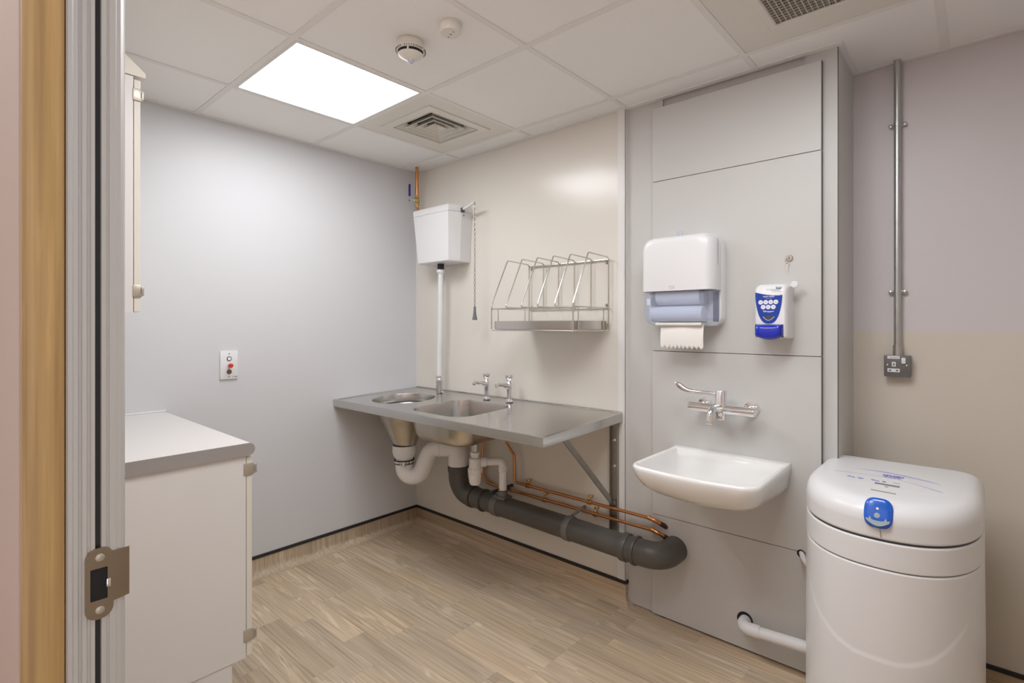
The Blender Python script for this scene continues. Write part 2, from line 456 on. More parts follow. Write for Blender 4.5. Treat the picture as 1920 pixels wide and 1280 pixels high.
# ceiling grid with lay-in tiles
GX = [.455 + .6 * k for k in range(6)]
GY = [-1.94, -1.34, -.74, -.14]
bm = B(); T = .012
box(bm, -.05, XR + .05, YC, YR + .05, 2.58, 2.60)                       # deck that closes the void
for gx in GX:
    box(bm, gx - T, gx + T, YF, (YR if gx > XB else YB - .001 if gx > XE else 0), H, H + .008)
for gy in GY:
    xs = [0] + GX + [XR]
    for xa, xb in zip(xs, xs[1:]):
        box(bm, xa + (T if xa else 0), xb - T, gy - T, gy + T, H, H + .008)
A = .02
box(bm, 0, A, YF, 0, H - .001, H + .006); box(bm, A, XE + A, -A, 0, H - .001, H + .006); box(bm, XE + A, XB + A, YB - A - .012, YB, H - .001, H + .006)
box(bm, XB, XB + A, YB, YR, H - .001, H + .006); box(bm, XB + A, XR, YR - A, YR, H - .001, H + .006)
box(bm, A, XR, YF, YF + A, H - .001, H + .006); box(bm, XR - A, XR, YF + A, YR - A, H - .001, H + .006)
ce = struct(obj('ceiling', bm, 'ceiling_white', smooth=False))
xs = [0] + GX + [XR]; ys = [YF] + GY + [YR]
special = {(1, 2): 'light', (4, 2): 'light', (3, 1): 'light', (1, 3): 'diffuser', (4, 3): 'grille'}
TM = {}
ZT = H + .0035
for i in range(len(xs) - 1):
    for j in range(len(ys) - 1):
        if (i, j) in special: continue
        x0, x1, y0, y1 = xs[i] + .0025, xs[i + 1] - .0025, ys[j] + .0025, ys[j + 1] - .0025
        if x1 - x0 < .03: continue
        if j == 4:
            if x1 <= XB and x0 < XE: y1 = -.003
            elif i == 4: pass
            elif x0 < XB: y1 = YB - .004
        if i == 4 and j == 4:      # cut round the corner of the boxing
            poly = [(x0, y0), (x1, y0), (x1, y1), (XB + .006, y1), (XB + .006, YB - .006), (x0, YB - .006)]
            obj('ceiling_tile', prism(B(), poly, ZT, ZT + .012), 'tile_white', ce, smooth=False); continue
        key = (round(x1 - x0, 3), round(y1 - y0, 3))
        if key not in TM:
            t = bx(-key[0] / 2, key[0] / 2, -key[1] / 2, key[1] / 2, 0, .012)
            me = bpy.data.meshes.new('ceiling_tile'); t.to_mesh(me); t.free(); me.materials.append(MATS['tile_white']); TM[key] = me
        o = bpy.data.objects.new('ceiling_tile', TM[key]); link(o, ce); o.location = ((x0 + x1) / 2, (y0 + y1) / 2, ZT)

# door frame: metal jambs with gasket, oak lining, strike plate
d1 = bpy.data.objects.new('door_1', None); COL.objects.link(d1); struct(d1); OFF['door_1'] = Vector((0, 0, 0))
def jamb_profile(pts, xj, s):      # pts: (y, proud) -> polygon in the floor plan
    return [(xj + s * p, y) for y, p in pts]
outer = [(-2.112, -.012), (-2.112, .002), (-2.1105, .0045), (-2.107, .0045), (-2.1055, .0025), (-2.1015, .0025), (-2.1005, .0008), (-2.0985, .0008), (-2.0975, .0025), (-2.0935, .0025), (-2.0925, .0012), (-2.0905, .0012), (-2.0895, .0028), (-2.0858, .0028), (-2.0858, -.012)]
inner = [(-2.0802, -.012), (-2.0802, .0018), (-2.0795, .003), (-2.0755, .003), (-2.0748, .0018), (-2.0728, .0018), (-2.072, .003), (-2.066, .003), (-2.065, .0018), (-2.061, .0018), (-2.058, .0005), (-2.056, -.002), (-2.056, -.012)]
for xj, s in ((DX0, 1), (DX1, -1)):
    bm = B(); prism(bm, jamb_profile(outer, xj, s), 0, 2.11); prism(bm, jamb_profile(inner, xj, s), 0, 2.11)
    fr = obj('metal_jamb', bm, 'frame_metal', d1, angle=20)
    a, c = sorted((xj - s * .012, xj - s * .001))
    obj('door_gasket', bx(a, c, -2.0857, -2.0803, 0, 2.11), 'black_rubber', fr, smooth=False)
    a, c = sorted((xj - s * .012, xj + s * .002))
    obj('oak_lining', bx(a, c, -2.149, -2.1125, 0, 2.11, bev=.0025), 'oak_lining', d1)
bm = B(); box(bm, DX0, DX1, -2.112, -2.056, 2.098, 2.11); obj('head_jamb', bm, 'frame_metal', d1, smooth=False)
obj('oak_lining', bx(DX0, DX1, -2.149, -2.1125, 2.098, 2.11), 'oak_lining', d1, smooth=False)
# strike plate: rounded plate with a lip and a latch hole
yp0, yp1, zp0, zp1 = -2.0955, -2.0685, 1.0015, 1.0870
out = rrect(yp0, yp1, zp0, zp1, .0125, 6)
hole = rrect(-2.0905, -2.0742, 1.0245, 1.0625, .0008, 2)
bm = B()
es = []
for lp in (out, hole):
    vs = [bm.verts.new((DX0 + .0045, p[0], p[1])) for p in lp]
    for i in range(len(vs)): es.append(bm.edges.new((vs[i], vs[(i + 1) % len(vs)])))
bmesh.ops.triangle_fill(bm, edges=es, use_beauty=True, normal=(1, 0, 0))
r = bmesh.ops.extrude_face_region(bm, geom=list(bm.faces))
bmesh.ops.translate(bm, verts=[v for v in r['geom'] if isinstance(v, bmesh.types.BMVert)], vec=(-.0018, 0, 0))
sp = obj('strike_plate', bm, 'bronze_plate', d1, smooth=False)
sp['label'] = 'bronze strike plate with a latch hole'
rings = []
for k in range(9):
    t = k / 8; y = -2.0725 + .0200 * t; xx = DX0 + .0047 - .0020 * t * t
    rings.append([(xx, y, 1.0185 + .002 * t), (xx, y, 1.0795), (xx - .0016, y, 1.0795), (xx - .0016, y, 1.0185 + .002 * t)])
obj('lip', loft(B(), rings), 'bronze_plate', sp)
bm = B(); box(bm, DX0 - .011, DX0 + .0038, -2.0907, -2.074, 1.0243, 1.0627)
obj('latch_pocket', bm, 'dark_void', sp, smooth=False)
bm = B(); box(bm, DX0 + .002, DX0 + .0062, -2.0755, -2.0712, 1.038, 1.048, bev=.0008); obj('adjuster_tab', bm, 'chrome', sp)
for z in (1.0755, 1.0125): screw(sp, 'screw', (DX0 + .0045, -2.0815, z), (1, 0, 0), .0046, 'hinge_metal')

# ================================================================ CEILING FITTINGS
def light_panel(gx, gy, label):
    lx0, lx1, ly0, ly1 = gx + .0125, gx + .5875, gy + .0125, gy + .5875
    t = thing('ceiling_light', label, 'light', ((lx0 + lx1) / 2, (ly0 + ly1) / 2, H), 'square light panels in the tiled ceiling')
    bm = B(); fw = .011
    box(bm, lx0, lx1, ly0, ly0 + fw, H - .001, H + .02); box(bm, lx0, lx1, ly1 - fw, ly1, H - .001, H + .02)
    box(bm, lx0, lx0 + fw, ly0 + fw, ly1 - fw, H - .001, H + .02); box(bm, lx1 - fw, lx1, ly0 + fw, ly1 - fw, H - .001, H + .02)
    obj('frame', bm, 'ceiling_white', t, smooth=False)
    obj('housing', bx(lx0 + .002, lx1 - .002, ly0 + .002, ly1 - .002, H + .0075, H + .05), 'galvanised', t, smooth=False)
    obj('diffuser', bx(lx0 + fw, lx1 - fw, ly0 + fw, ly1 - fw, H + .002, H + .006), 'light_diffuser', t, smooth=False)
light_panel(.455, -1.34, 'bright square light panel beside the air diffuser')
light_panel(2.255, -1.34, 'square light panel next to the egg-crate grille')
light_panel(1.655, -1.94, 'added unseen square fill light panel nearest the doorway')  # fill light added out of view to raise the overall brightness

# four-way air diffuser
cx, cy = .752, -.44
t = thing('air_diffuser', 'white square air diffuser with stepped louvres beside the light panel', 'air vent', (cx, cy, H))
def sq(h, z, c=(cx, cy)): return [(c[0] - h, c[1] - h, z), (c[0] + h, c[1] - h, z), (c[0] + h, c[1] + h, z), (c[0] - h, c[1] + h, z)]
tx0, tx1, ty0, ty1 = .457, 1.053, -.738, -.142
bm = B()
fill_holes(bm, [[(tx0, ty0), (tx1, ty0), (tx1, ty1), (tx0, ty1)], [(p[0], p[1]) for p in sq(.160, 0)]], H + .0025)
loft(bm, [sq(.205, H + .0025), sq(.205, H - .0025), sq(.198, H - .0035), sq(.160, H - .0035), sq(.158, H + .012), sq(.150, H + .028)], False, False)
obj('face_plate', bm, 'plastic_cream', t, smooth=False)
obj('duct_box', loft(B(), [sq(.185, H + .165), sq(.185, H + .004)], True, False), 'dark_void', t, smooth=False)
for hb in (.150, .112, .076, .042):
    top = hb - .024
    bm = loft(B(), [sq(top, H + .030), sq(top + .0012, H + .0304), sq(hb + .0012, H + .0012), sq(hb + .001, H - .003), sq(hb - .0006, H - .003), sq(hb - .0012, H + .0008), sq(top, H + .030)], False, False)
    obj('louvre', bm, 'plastic_cream', t, smooth=False)
obj('centre_cone', loft(B(), [sq(.0125, H + .03), sq(.013, H + .0285), sq(.002, H + .0295)], True, True), 'plastic_cream', t, smooth=False)

# extract grille
gx0, gx1, gy0, gy1 = 2.257, 2.853, -.738, -.142; gcx, gcy, gh = 2.566, -.432, .150
t = thing('extract_grille', 'cream ceiling grille with fine egg-crate mesh', 'air vent', (gcx, gcy, H))
bm = B()
fill_holes(bm, [[(gx0, gy0), (gx1, gy0), (gx1, gy1), (gx0, gy1)], [(p[0], p[1]) for p in sq(gh, 0, (gcx, gcy))]], H + .0025)
loft(bm, [sq(gh + .03, H + .0025, (gcx, gcy)), sq(gh + .026, H - .003, (gcx, gcy)), sq(gh + .004, H - .004, (gcx, gcy)), sq(gh, H - .001, (gcx, gcy)), sq(gh, H + .02, (gcx, gcy))], False, False)
gp = obj('face_plate', bm, 'plastic_cream', t, smooth=False)
bm = B(); n = 18
for k in range(n + 1):
    a = -gh + 2 * gh * k / n
    box(bm, gcx + a - .0015, gcx + a + .0015, gcy - gh, gcy + gh, H + .0005, H + .007)
    box(bm, gcx - gh, gcx + gh, gcy + a - .0015, gcy + a + .0015, H + .001, H + .0075)
o = obj('egg_crate_core', bm, 'grille_cream', t, smooth=False); o['kind'] = 'stuff'
obj('duct_box', loft(B(), [sq(gh + .012, H + .12, (gcx, gcy)), sq(gh + .012, H + .004, (gcx, gcy))], True, False), 'inner_dark', t, smooth=False)
screw(t, 'screw', (gcx - gh - .022, gcy - .02, H + .0025), (0, 0, -1), .004)

# smoke detector and round sounder
sxp, syp = 1.352, -1.042
t = thing('smoke_detector', 'cream smoke detector with dark slots and clear tip on ceiling', 'detector', (sxp, syp, ZT))
D = (0, 0, -1); O = (sxp, syp, ZT)
obj('base', lathe(B(), [(.045, 0), (.049, .004), (.050, .022), (.048, .024)], O, D, 48), 'plastic_cream', t)
obj('body', lathe(B(), [(.047, .024), (.055, .027), (.0555, .033), (.052, .038), (.0495, .040)], O, D, 48), 'plastic_cream', t)
obj('vent_band', lathe(B(), [(.0470, .0385), (.0455, .0500)], O, D, 48), 'dark_void', t)
obj('cap', lathe(B(), [(.0460, .0490), (.0445, .0515), (.034, .0585), (.020, .066), (.012, .069)], O, D, 48), 'plastic_cream', t)
for k in range(4):
    a = 2 * PI * k / 4 - .85
    p = Vector(O) + Vector((math.cos(a) * .0455, math.sin(a) * .0455, -.044))
    bm = B(); box(bm, -.003, .003, -.003, .003, -.007, .007); bmesh.ops.rotate(bm, verts=bm.verts, cent=(0, 0, 0), matrix=Matrix.Rotation(a, 3, 'Z')); bmesh.ops.translate(bm, verts=bm.verts, vec=p)
    obj('rib', bm, 'plastic_cream', t, smooth=False)
for k in range(40):
    if k % 10 == 0: continue
    a = 2 * PI * k / 40 + .35
    p = Vector(O) + Vector((math.cos(a) * .0535, math.sin(a) * .0535, -.0365))
    bm = B(); box(bm, -.002, .002, -.0014, .0014, -.0025, .0025); bmesh.ops.rotate(bm, verts=bm.verts, cent=(0, 0, 0), matrix=Matrix.Rotation(a, 3, 'Z')); bmesh.ops.translate(bm, verts=bm.verts, vec=p)
    obj('slot', bm, 'ink_grey', t, smooth=False)
obj('clear_tip', lathe(B(), [(.012, .068), (.0115, .074), (.008, .079), (.003, .081)], O, D, 20), 'clear_plastic', t)
O = (1.553, -1.022, ZT)
t = thing('alarm_sounder', 'small plain round white sounder on ceiling next to smoke detector', 'detector', O)
obj('body', lathe(B(), [(.041, 0), (.041, .004), (.038, .006), (.0375, .030), (.035, .034), (.001, .0345)], O, D, 40), 'plastic_cream', t)
for k, (dx, dy, r, mt) in enumerate(((-.003, .004, .0032, 'ink_dark'), (-.022, .010, .003, 'ink_grey'), (.016, .0, .003, 'ink_grey'))):
    obj('hole', lathe(B(), [(r, .0343), (r, .0349)], (O[0] + dx, O[1] + dy, O[2]), D, 14), mt, t)

# ================================================================ SLUICE SINK
SL, SD, TILT = 1.632, .612, .0328
ss = thing('sluice_sink', 'stainless steel sluice worktop with round hopper and square bowl', 'sink', (0.004, -.003, .925), rot=(TILT, 0, 0))
HC, HR = (.312, -.328), .186
BX0, BX1, BY0, BY1 = .622, 1.062, -.542, -.142
circ = [(HC[0] + HR * math.cos(2 * PI * k / 56), HC[1] + HR * math.sin(2 * PI * k / 56)) for k in range(56)]
bowl = rrect(BX0, BX1, BY0, BY1, .105, 8)
bm = B()
e = .016
inn = [(e, -SD + e), (SL - e, -SD + e), (SL - e, -.03), (e, -.03)]
fill_holes(bm, [inn, circ[::-1], bowl[::-1]], -.004)
out_ = [(0, -SD), (SL, -SD), (SL, 0), (0, 0)]
def rg(l, z): return [(p[0], p[1], z) for p in l]
def inset(d0, d1): return [(d0, -SD + d0), (SL - d0, -SD + d0), (SL - d0, -d1), (d0, -d1)]
loft(bm, [rg(inn, -.004), rg(inset(.011, .022), .0), rg(inset(.003, .003), .0), rg(inset(.0008, .0008), -.0012), rg(out_, -.004), rg(out_, -.042), rg(inset(.012, .012), -.042), rg(inset(.012, .012), -.039), rg(inset(.0015, .0015), -.039)], False, False)
bmesh.ops.remove_doubles(bm, verts=bm.verts, dist=1e-5)
obj('worktop', bm, 'stainless', ss, local=True, angle=30)
obj('back_upstand', bx(.002, SL - .002, -.006, .0, -.002, .006, bev=.002), 'stainless', ss, local=True)
# bowl shell
def off_rr(d, r): return rrect(BX0 + d, BX1 - d, BY0 + d, BY1 - d, r, 8)
rings = [rg(off_rr(0, .105), -.004), rg(off_rr(.002, .103), -.012), rg(off_rr(.006, .10), -.10), rg(off_rr(.014, .095), -.135), rg(off_rr(.030, .085), -.155), rg(off_rr(.055, .07), -.165), rg(off_rr(.10, .06), -.168)]
o = obj('bowl', loft(B(), rings, False, True), ['stainless'], ss, local=True, angle=60)
rings = [rg(off_rr(-.004, .105), -.0145), rg(off_rr(.004, .10), -.10), rg(off_rr(.012, .095), -.137), rg(off_rr(.028, .085), -.158), rg(off_rr(.055, .07), -.168), rg(off_rr(.10, .06), -.171)]
obj('bowl_underside', loft(B(), rings, False, True), 'stainless_under', o, local=True, angle=60)
DR = (.855, -.262)
obj('waste_ring', lathe(B(), [(.033, 0), (.031, .003), (.02, .001), (.001, .001)], (DR[0], DR[1], -.168), (0, 0, 1), 28), 'chrome', o, local=True)
# hopper: rim, funnel, outlet
hp = [(HR, -.004), (HR - .002, -.010), (HR - .004, -.058), (HR - .014, -.060), (.160, -.075), (.145, -.105), (.062, -.285), (.055, -.33)]
def cring(r, z): return [(HC[0] + r * math.cos(2 * PI * k / 56), HC[1] + r * math.sin(2 * PI * k / 56), z) for k in range(56)]
hh = obj('hopper', loft(B(), [cring(r, z) for r, z in hp], False, False), 'stainless', ss, local=True, angle=60)
hp2 = [(HR + .004, -.012), (HR - .002, -.05), (.168, -.062), (.066, -.285), (.059, -.33)]
obj('hopper_underside', loft(B(), [cring(r, z) for r, z in hp2], False, False), 'stainless_under', hh, local=True, angle=60)
obj('water_seal', lathe(B(), [(.06, 0), (.001, 0)], (HC[0], HC[1], -.30), (0, 0, 1), 24), 'dark_void', hh, local=True)
obj('flush_rim', loft(B(), [cring(HR - .0045, -.050), cring(HR - .012, -.0505), cring(HR - .013, -.0585), cring(HR - .0045, -.0585)], False, False), 'ink_dark', hh, local=True)

# wall bracket that carries the free end
bk = thing('support_bracket', 'steel wall bracket with diagonal brace under sluice worktop', 'bracket', (1.592, 0, .32))
bm = B(); box(bm, 1.570, 1.614, -.004, -.0005, .325, .880); box(bm, 1.570, 1.573, -.022, -.004, .325, .880); box(bm, 1.611, 1.614, -.022, -.004, .325, .880)
obj('upright', bm, 'bracket_steel', bk, smooth=False)
bm = B()
a = Vector((1.592, -.425, .868)); c = Vector((1.592, -.013, .470)); d = (c - a).normalized(); nrm = Vector((0, -d.z, d.y))
rings = []
for p in (a, c): rings.append([p + Vector((sx_ * .003, 0, 0)) + nrm * s * .0135 for sx_, s in ((-1, -1), (1, -1), (1, 1), (-1, 1))])
obj('diagonal_brace', loft(bm, rings), 'bracket_steel', bk, smooth=False)
obj('top_arm', bx(1.572, 1.612, -.56, -.004, .872, .876), 'bracket_steel', bk, smooth=False)
for z in (.787, .660):
    bm = B(); lathe(bm, [(.008, 0), (.008, .002), (.0055, .002), (.0055, .006), (.003, .006), (.003, .018)], (1.590, -.004, z), (0, -1, 0), 6)
    obj('bolt', bm, 'chrome', bk)
bm = B(); lathe(bm, [(.012, 0), (.012, .002), (.009, .002), (.009, .006), (.005, .007)], (1.594, -.016, .482), (0, -1, 0), 12); obj('pivot_bolt', bm, 'bracket_steel', bk)

# pillar taps
def pillar_tap(x, y, label):
    z0 = .9225
    t = thing('pillar_tap', label, 'tap', (x, y, z0), 'chrome taps on sluice worktop')
    k = Vector((-.10, -.995, 0)).normalized()       # spout direction
    obj('base_flange', lathe(B(), [(.0235, 0), (.0235, .004), (.016, .008), (.0140, .016)], (x, y, z0), (0, 0, 1), 28), 'chrome', t)
    obj('column', lathe(B(), [(.0135, .014), (.0130, .04), (.014, .06), (.0175, .085), (.0185, .100), (.0145, .108), (.011, .112)], (x, y, z0), (0, 0, 1), 28), 'chrome', t)
    p = [Vector((x, y, z0 + .084)), Vector((x, y, z0 + .090)) + k * .02, Vector((x, y, z0 + .098)) + k * .055, Vector((x, y, z0 + .104)) + k * .088]
    sp_ = obj('spout', tube(B(), p, .01, seg=18, radii=[.0165, .0145, .0105, .0095]), 'chrome', t)
    q = Vector((x, y, z0 + .108)) + k * .090
    obj('nozzle', lathe(B(), [(.0095, 0), (.0105, .004), (.0105, .016), (.0095, .020)], q, (0, 0, -1), 20), 'chrome', sp_)
    # fluted knob
    seg = 40; rings = []
    for r, h, fl_ in ((.009, .110, 0), (.0105, .115, 0), (.014, .119, .06), (.0195, .132, .11), (.0215, .147, .11), (.0195, .151, .05), (.002, .1525, 0)):
        rings.append([(x + r * (1 + fl_ * math.cos(5 * 2 * PI * i / seg)) * math.cos(2 * PI * i / seg), y + r * (1 + fl_ * math.cos(5 * 2 * PI * i / seg)) * math.sin(2 * PI * i / seg), z0 + h) for i in range(seg)])
    obj('knob', loft(B(), rings), 'chrome', t)
pillar_tap(.782, -.092, 'chrome pillar tap on sluice worktop, nearer the cistern pipe')
pillar_tap(.956, -.086, 'chrome pillar tap on sluice worktop, farther from the cistern pipe')

# high-level cistern
CX0, CX1 = .170, .562
t = thing('cistern', 'white high-level flushing cistern with pull chain on beige wall', 'cistern', (.366, 0, 1.74))
def crng(z, x0, x1, yf, ch): return [(x0, -.001, z), (x1, -.001, z), (x1 + .004, -.088, z), (x1 - ch, yf, z), (x0 + ch, yf, z), (x0 - .004, -.088, z)]
body = loft(B(), [crng(1.738, .208, .538, -.150, .022), crng(1.744, .203, .542, -.158, .022), crng(2.036, CX0 + .004, CX1 - .004, -.172, .022), crng(2.040, CX0 + .006, CX1 - .006, -.170, .022)])
obj('tank', body, 'plastic_white', t, smooth=False)
lid = loft(B(), [crng(2.0408, CX0 + .0035, CX1 - .0035, -.1722, .022), crng(2.072, CX0 + .001, CX1 - .001, -.1735, .022), crng(2.081, CX0 + .006, CX1 - .006, -.167, .022)])
obj('lid', lid, 'plastic_white', t, smooth=False)
lv = obj('flush_lever', tb([(.560, -.085, 2.052), (.60, -.088, 2.058), (.688, -.10, 2.076)], .0085, seg=14), 'plastic_white', t)
obj('pivot', bx(.560, .578, -.096, -.076, 2.036, 2.062, bev=.002), 'ink_dark', t)
screw(t, 'screw', (.5655, -.075, 2.018), (1, 0, 0), .005, 'grey_handle')
bm = B(); cxp, cyp = .690, -.10
def link_ring(bm, c, L, wdt, r, turn):
    pts = []
    for k in range(12):
        a = 2 * PI * k / 12
        u_ = math.cos(a) * wdt; z_ = math.sin(a) * L
        pts.append(Vector((c[0] + u_ * math.cos(turn), c[1] + u_ * math.sin(turn), c[2] + z_)))
    rings = []
    for k in range(12):
        tt = (pts[(k + 1) % 12] - pts[k - 1]).normalized(); nn = Vector((-math.sin(turn), math.cos(turn), 0)); bb = tt.cross(nn)
        rings.append([pts[k] + (nn * math.cos(2 * PI * j / 5) + bb * math.sin(2 * PI * j / 5)) * r for j in range(5)])
    loft(bm, rings + [rings[0]], False, False)
z = 2.066; i = 0
while z > 1.466:
    link_ring(bm, (cxp, cyp, z), .0092, .0052, .0014, (PI / 4 if i % 2 else -PI / 4) - .3); z -= .0150; i += 1
ch = obj('pull_chain', bm, 'bracket_steel', t)
obj('pull_handle', lathe(B(), [(.004, 0), (.0065, .003), (.0075, .025), (.0095, .05), (.0145, .074), (.0155, .079), (.012, .081)], (cxp, cyp, 1.462), (0, 0, -1), 24), 'grey_handle', ch)

# flush pipe down to the worktop
FX, FY = .352, -.088
t = thing('flush_pipe', 'white flush pipe from cistern down to sluice worktop', 'pipe', (FX, FY, .922))
obj('pipe', tb([(FX + .012, FY, 1.692), (FX + .010, FY, 1.45), (FX - .002, FY, 1.15), (FX - .002, FY, 1.012)], .0165, rad=.5, seg=20), 'plastic_white', t)
obj('coupling_nut', lathe(B(), [(.024, 0), (.025, .003), (.025, .016), (.019, .022), (.0165, .03)], (FX + .012, FY, 1.70), (0, 0, -1), 28), 'plastic_white', t)
obj('black_washer', lathe(B(), [(.021, 0), (.021, .036)], (FX + .012, FY, 1.736), (0, 0, -1), 24), 'black_rubber', t)
obj('steel_spigot', lathe(B(), [(.0205, 0), (.0205, .088), (.019, .09)], (FX - .002, FY, .9218), (0, 0, 1), 28), 'stainless', t)
obj('compression_ring', lathe(B(), [(.0215, .074), (.0235, .076), (.0235, .088), (.021, .092), (.022, .096), (.022, .104), (.017, .108)], (FX - .002, FY, .922), (0, 0, 1), 28), 'chrome', t)
bm = B(); tube(bm, [(FX + .02, FY, .928), (FX + .034, FY, .928)], .006, seg=12); lathe(bm, [(.0085, 0), (.0085, .006)], (FX + .034, FY, .928), (1, 0, 0), 12); obj('side_screw', bm, 'chrome', t)

# copper supply with blue lever valve in the corner
t = thing('copper_supply_pipe', 'vertical copper pipe with blue lever valve above cistern', 'pipe', (.108, -.082, 2.07))
px, py = .112, -.082
obj('pipe', tb([(px, py, 2.399), (px, py, 2.20)], .0105, seg=18), 'copper', t)
obj('pipe', tb([(px, py, 2.20), (px + .004, py, 2.125), (CX0 + .0, py, 2.065)], .0085, rad=.03, seg=18), 'copper', t)
v = obj('valve_body', lathe(B(), [(.012, -.034), (.0155, -.033), (.0155, -.018), (.011, -.014), (.0165, -.010), (.0165, .010), (.011, .014), (.0155, .018), (.0155, .033), (.012, .034)], (px, py, 2.178), (0, 0, 1), 8), 'brass', t)
bm = B(); box(bm, px - .004, px + .004, -.118, -.095, 2.17, 2.18); box(bm, px - .034, px + .006, -.121, -.118, 2.172, 2.182); box(bm, px - .036, px - .026, -.121, -.118, 2.172, 2.215)
obj('lever_arm', bm, 'chrome', v, smooth=False)
obj('lever_grip', bx(px - .039, px - .023, -.124, -.115, 2.205, 2.285, bev=.003), 'blue_handle', v)

# bedpan rack
RX0, RX1, RY = 1.042, 1.562, -.312
t = thing('bedpan_rack', 'wire bedpan rack with drip tray on beige wall', 'rack', (1.30, 0, 1.327))
wr_ = .0035
N = 6
for k in range(N):
    x = RX0 + (RX1 - RX0) * k / (N - 1)
    zb = 1.325 if k in (0, N - 1) else 1.444
    zf = 1.330 if k in (0, N - 1) else 1.440
    pts = [(x, -.016, zb), (x, -.016, 1.687), (x, -.190, 1.694), (x, RY, 1.452), (x, RY, zf)]
    if k not in (0, N - 1): pts += [(x, -.016, 1.4405)]
    obj('wire_hoop', tb(pts, wr_, rad=.014, seg=10, fseg=5), 'wire_steel', t)
obj('back_rail', tb([(RX0, -.010, 1.676), (RX1, -.010, 1.676)], .0042, seg=10), 'wire_steel', t)
obj('back_rail', tb([(RX0, -.010, 1.438), (RX1, -.010, 1.438)], wr_, seg=10), 'wire_steel', t)
obj('front_rail', tb([(RX0, RY + .006, 1.4345), (RX1, RY + .006, 1.4345)], wr_, seg=10), 'wire_steel', t)
for x in (RX0, RX1): obj('side_rail', tb([(x, RY, 1.4365), (x, -.012, 1.4365)], wr_, seg=10), 'wire_steel', t)
for x, y in ((RX0 + .004, RY + .045), (RX1 - .004, RY + .045), (RX0 + .004, -.055), (RX1 - .004, -.055)):
    obj('tray_hanger', tb([(x, y, 1.436), (x, y, 1.322)], .0027, seg=10), 'wire_steel', t)
bm = B()
o1 = rrect(RX0 + .008, RX1 - .008, RY + .008, -.012, .012, 4); o2 = rrect(RX0 + .011, RX1 - .011, RY + .011, -.015, .010, 4)
loft(bm, [rg(o2, 1.334), rg(o2, 1.372), rg(o1, 1.372), rg(o1, 1.332), rg(rrect(RX0 + .014, RX1 - .014, RY + .014, -.018, .010, 4), 1.328)], True, True)
obj('drip_tray', bm, 'stainless_tray', t, angle=50)
obj('tray_support', tb([(RX0, -.012, 1.325), (RX0, RY, 1.325), (RX1, RY, 1.325), (RX1, -.012, 1.325)], .0027, rad=.012, seg=10), 'wire_steel', t)
for x, z in ((RX0 + .012, 1.662), (RX1 - .018, 1.662), (RX0 + .012, 1.452), (RX1 - .018, 1.452)):
    obj('fixing', lathe(B(), [(.0065, 0), (.0065, .006), (.004, .008), (.004, .014)], (x, 0, z), (0, -1, 0), 12), 'bracket_steel', t)

# ---- waste pipes under the sink
Q0 = Vector((HC[0] + .004, HC[1] - .001, 0))
dirv = Vector((.578 - Q0.x, -.13 - Q0.y, 0)).normalized()
def along(s, z): p = Q0 + dirv * s; return (p.x, p.y, z)
t = thing('hopper_trap', 'white curved trap pipe beneath the sluice hopper', 'pipe', (Q0.x, Q0.y, .39))
obj('socket_cup', lathe(B(), [(.066, .630), (.070, .628), (.070, .585), (.064, .568), (.057, .556)], (Q0.x, Q0.y, 0), (0, 0, 1), 40), 'waste_white', t)
obj('rubber_seal', lathe(B(), [(.060, .612), (.064, .634), (.068, .634), (.068, .626)], (Q0.x, Q0.y, 0), (0, 0, 1), 32), 'ink_dark', t)
Lh = (Vector((.578, -.13, 0)) - Vector((Q0.x, Q0.y, 0))).length
obj('trap_bend', tb([along(0, .575), along(0, .447), along(.095, .440), along(.165, .615), along(Lh - .075, .622)], .052, rad=.075, seg=28, fseg=9), 'waste_white', t)
bm = B(); lathe(bm, [(.0585, -.013), (.0600, -.011), (.0600, .011), (.0585, .013)], (Q0.x, Q0.y, .532), (0, 0, 1), 40, False, False); lathe(bm, [(.055, -.013), (.0585, -.013)], (Q0.x, Q0.y, .532), (0, 0, 1), 40, False, False); lathe(bm, [(.055, .013), (.0585, .013)], (Q0.x, Q0.y, .532), (0, 0, 1), 40, False, False)
cl = obj('clamp_band', bm, 'black_rubber', t)
bm = B(); lathe(bm, [(.0602, -.007), (.0612, -.006), (.0612, .006), (.0602, .007)], (Q0.x, Q0.y, .532), (0, 0, 1), 40, False, False); obj('steel_band', bm, 'chrome', cl)
bm = B(); box(bm, Q0.x + .050, Q0.x + .074, Q0.y - .052, Q0.y - .034, .522, .542, bev=.002); tube(bm, [(Q0.x + .06, Q0.y - .07, .532), (Q0.x + .06, Q0.y - .02, .532)], .004, seg=10); obj('clamp_screw', bm, 'chrome', cl)
bm = B(); lathe(bm, [(.056, -.128), (.061, -.126), (.061, -.105), (.058, -.103), (.058, -.097), (.061, -.095), (.061, -.072), (.056, -.070)], Vector((.578, -.13, .622)), dirv, 36); obj('push_fit_collar', bm, 'waste_white', t)
obj('outlet_bend', tb([along(Lh - .08, .622), (.578, -.13, .622), (.578, -.13, .500)], .0590, rad=.06, seg=32, fseg=9), 'waste_white', t)
# bent metal pan strap and dark fixing behind the funnel
bm = B(); box(bm, .405, .425, -.210, -.195, .585, .70); obj('strap', bm, 'brass', t, smooth=False)
bm = B(); box(bm, .432, .462, -.175, -.150, .655, .73, bev=.004); obj('dark_block', bm, 'ink_dark', t)

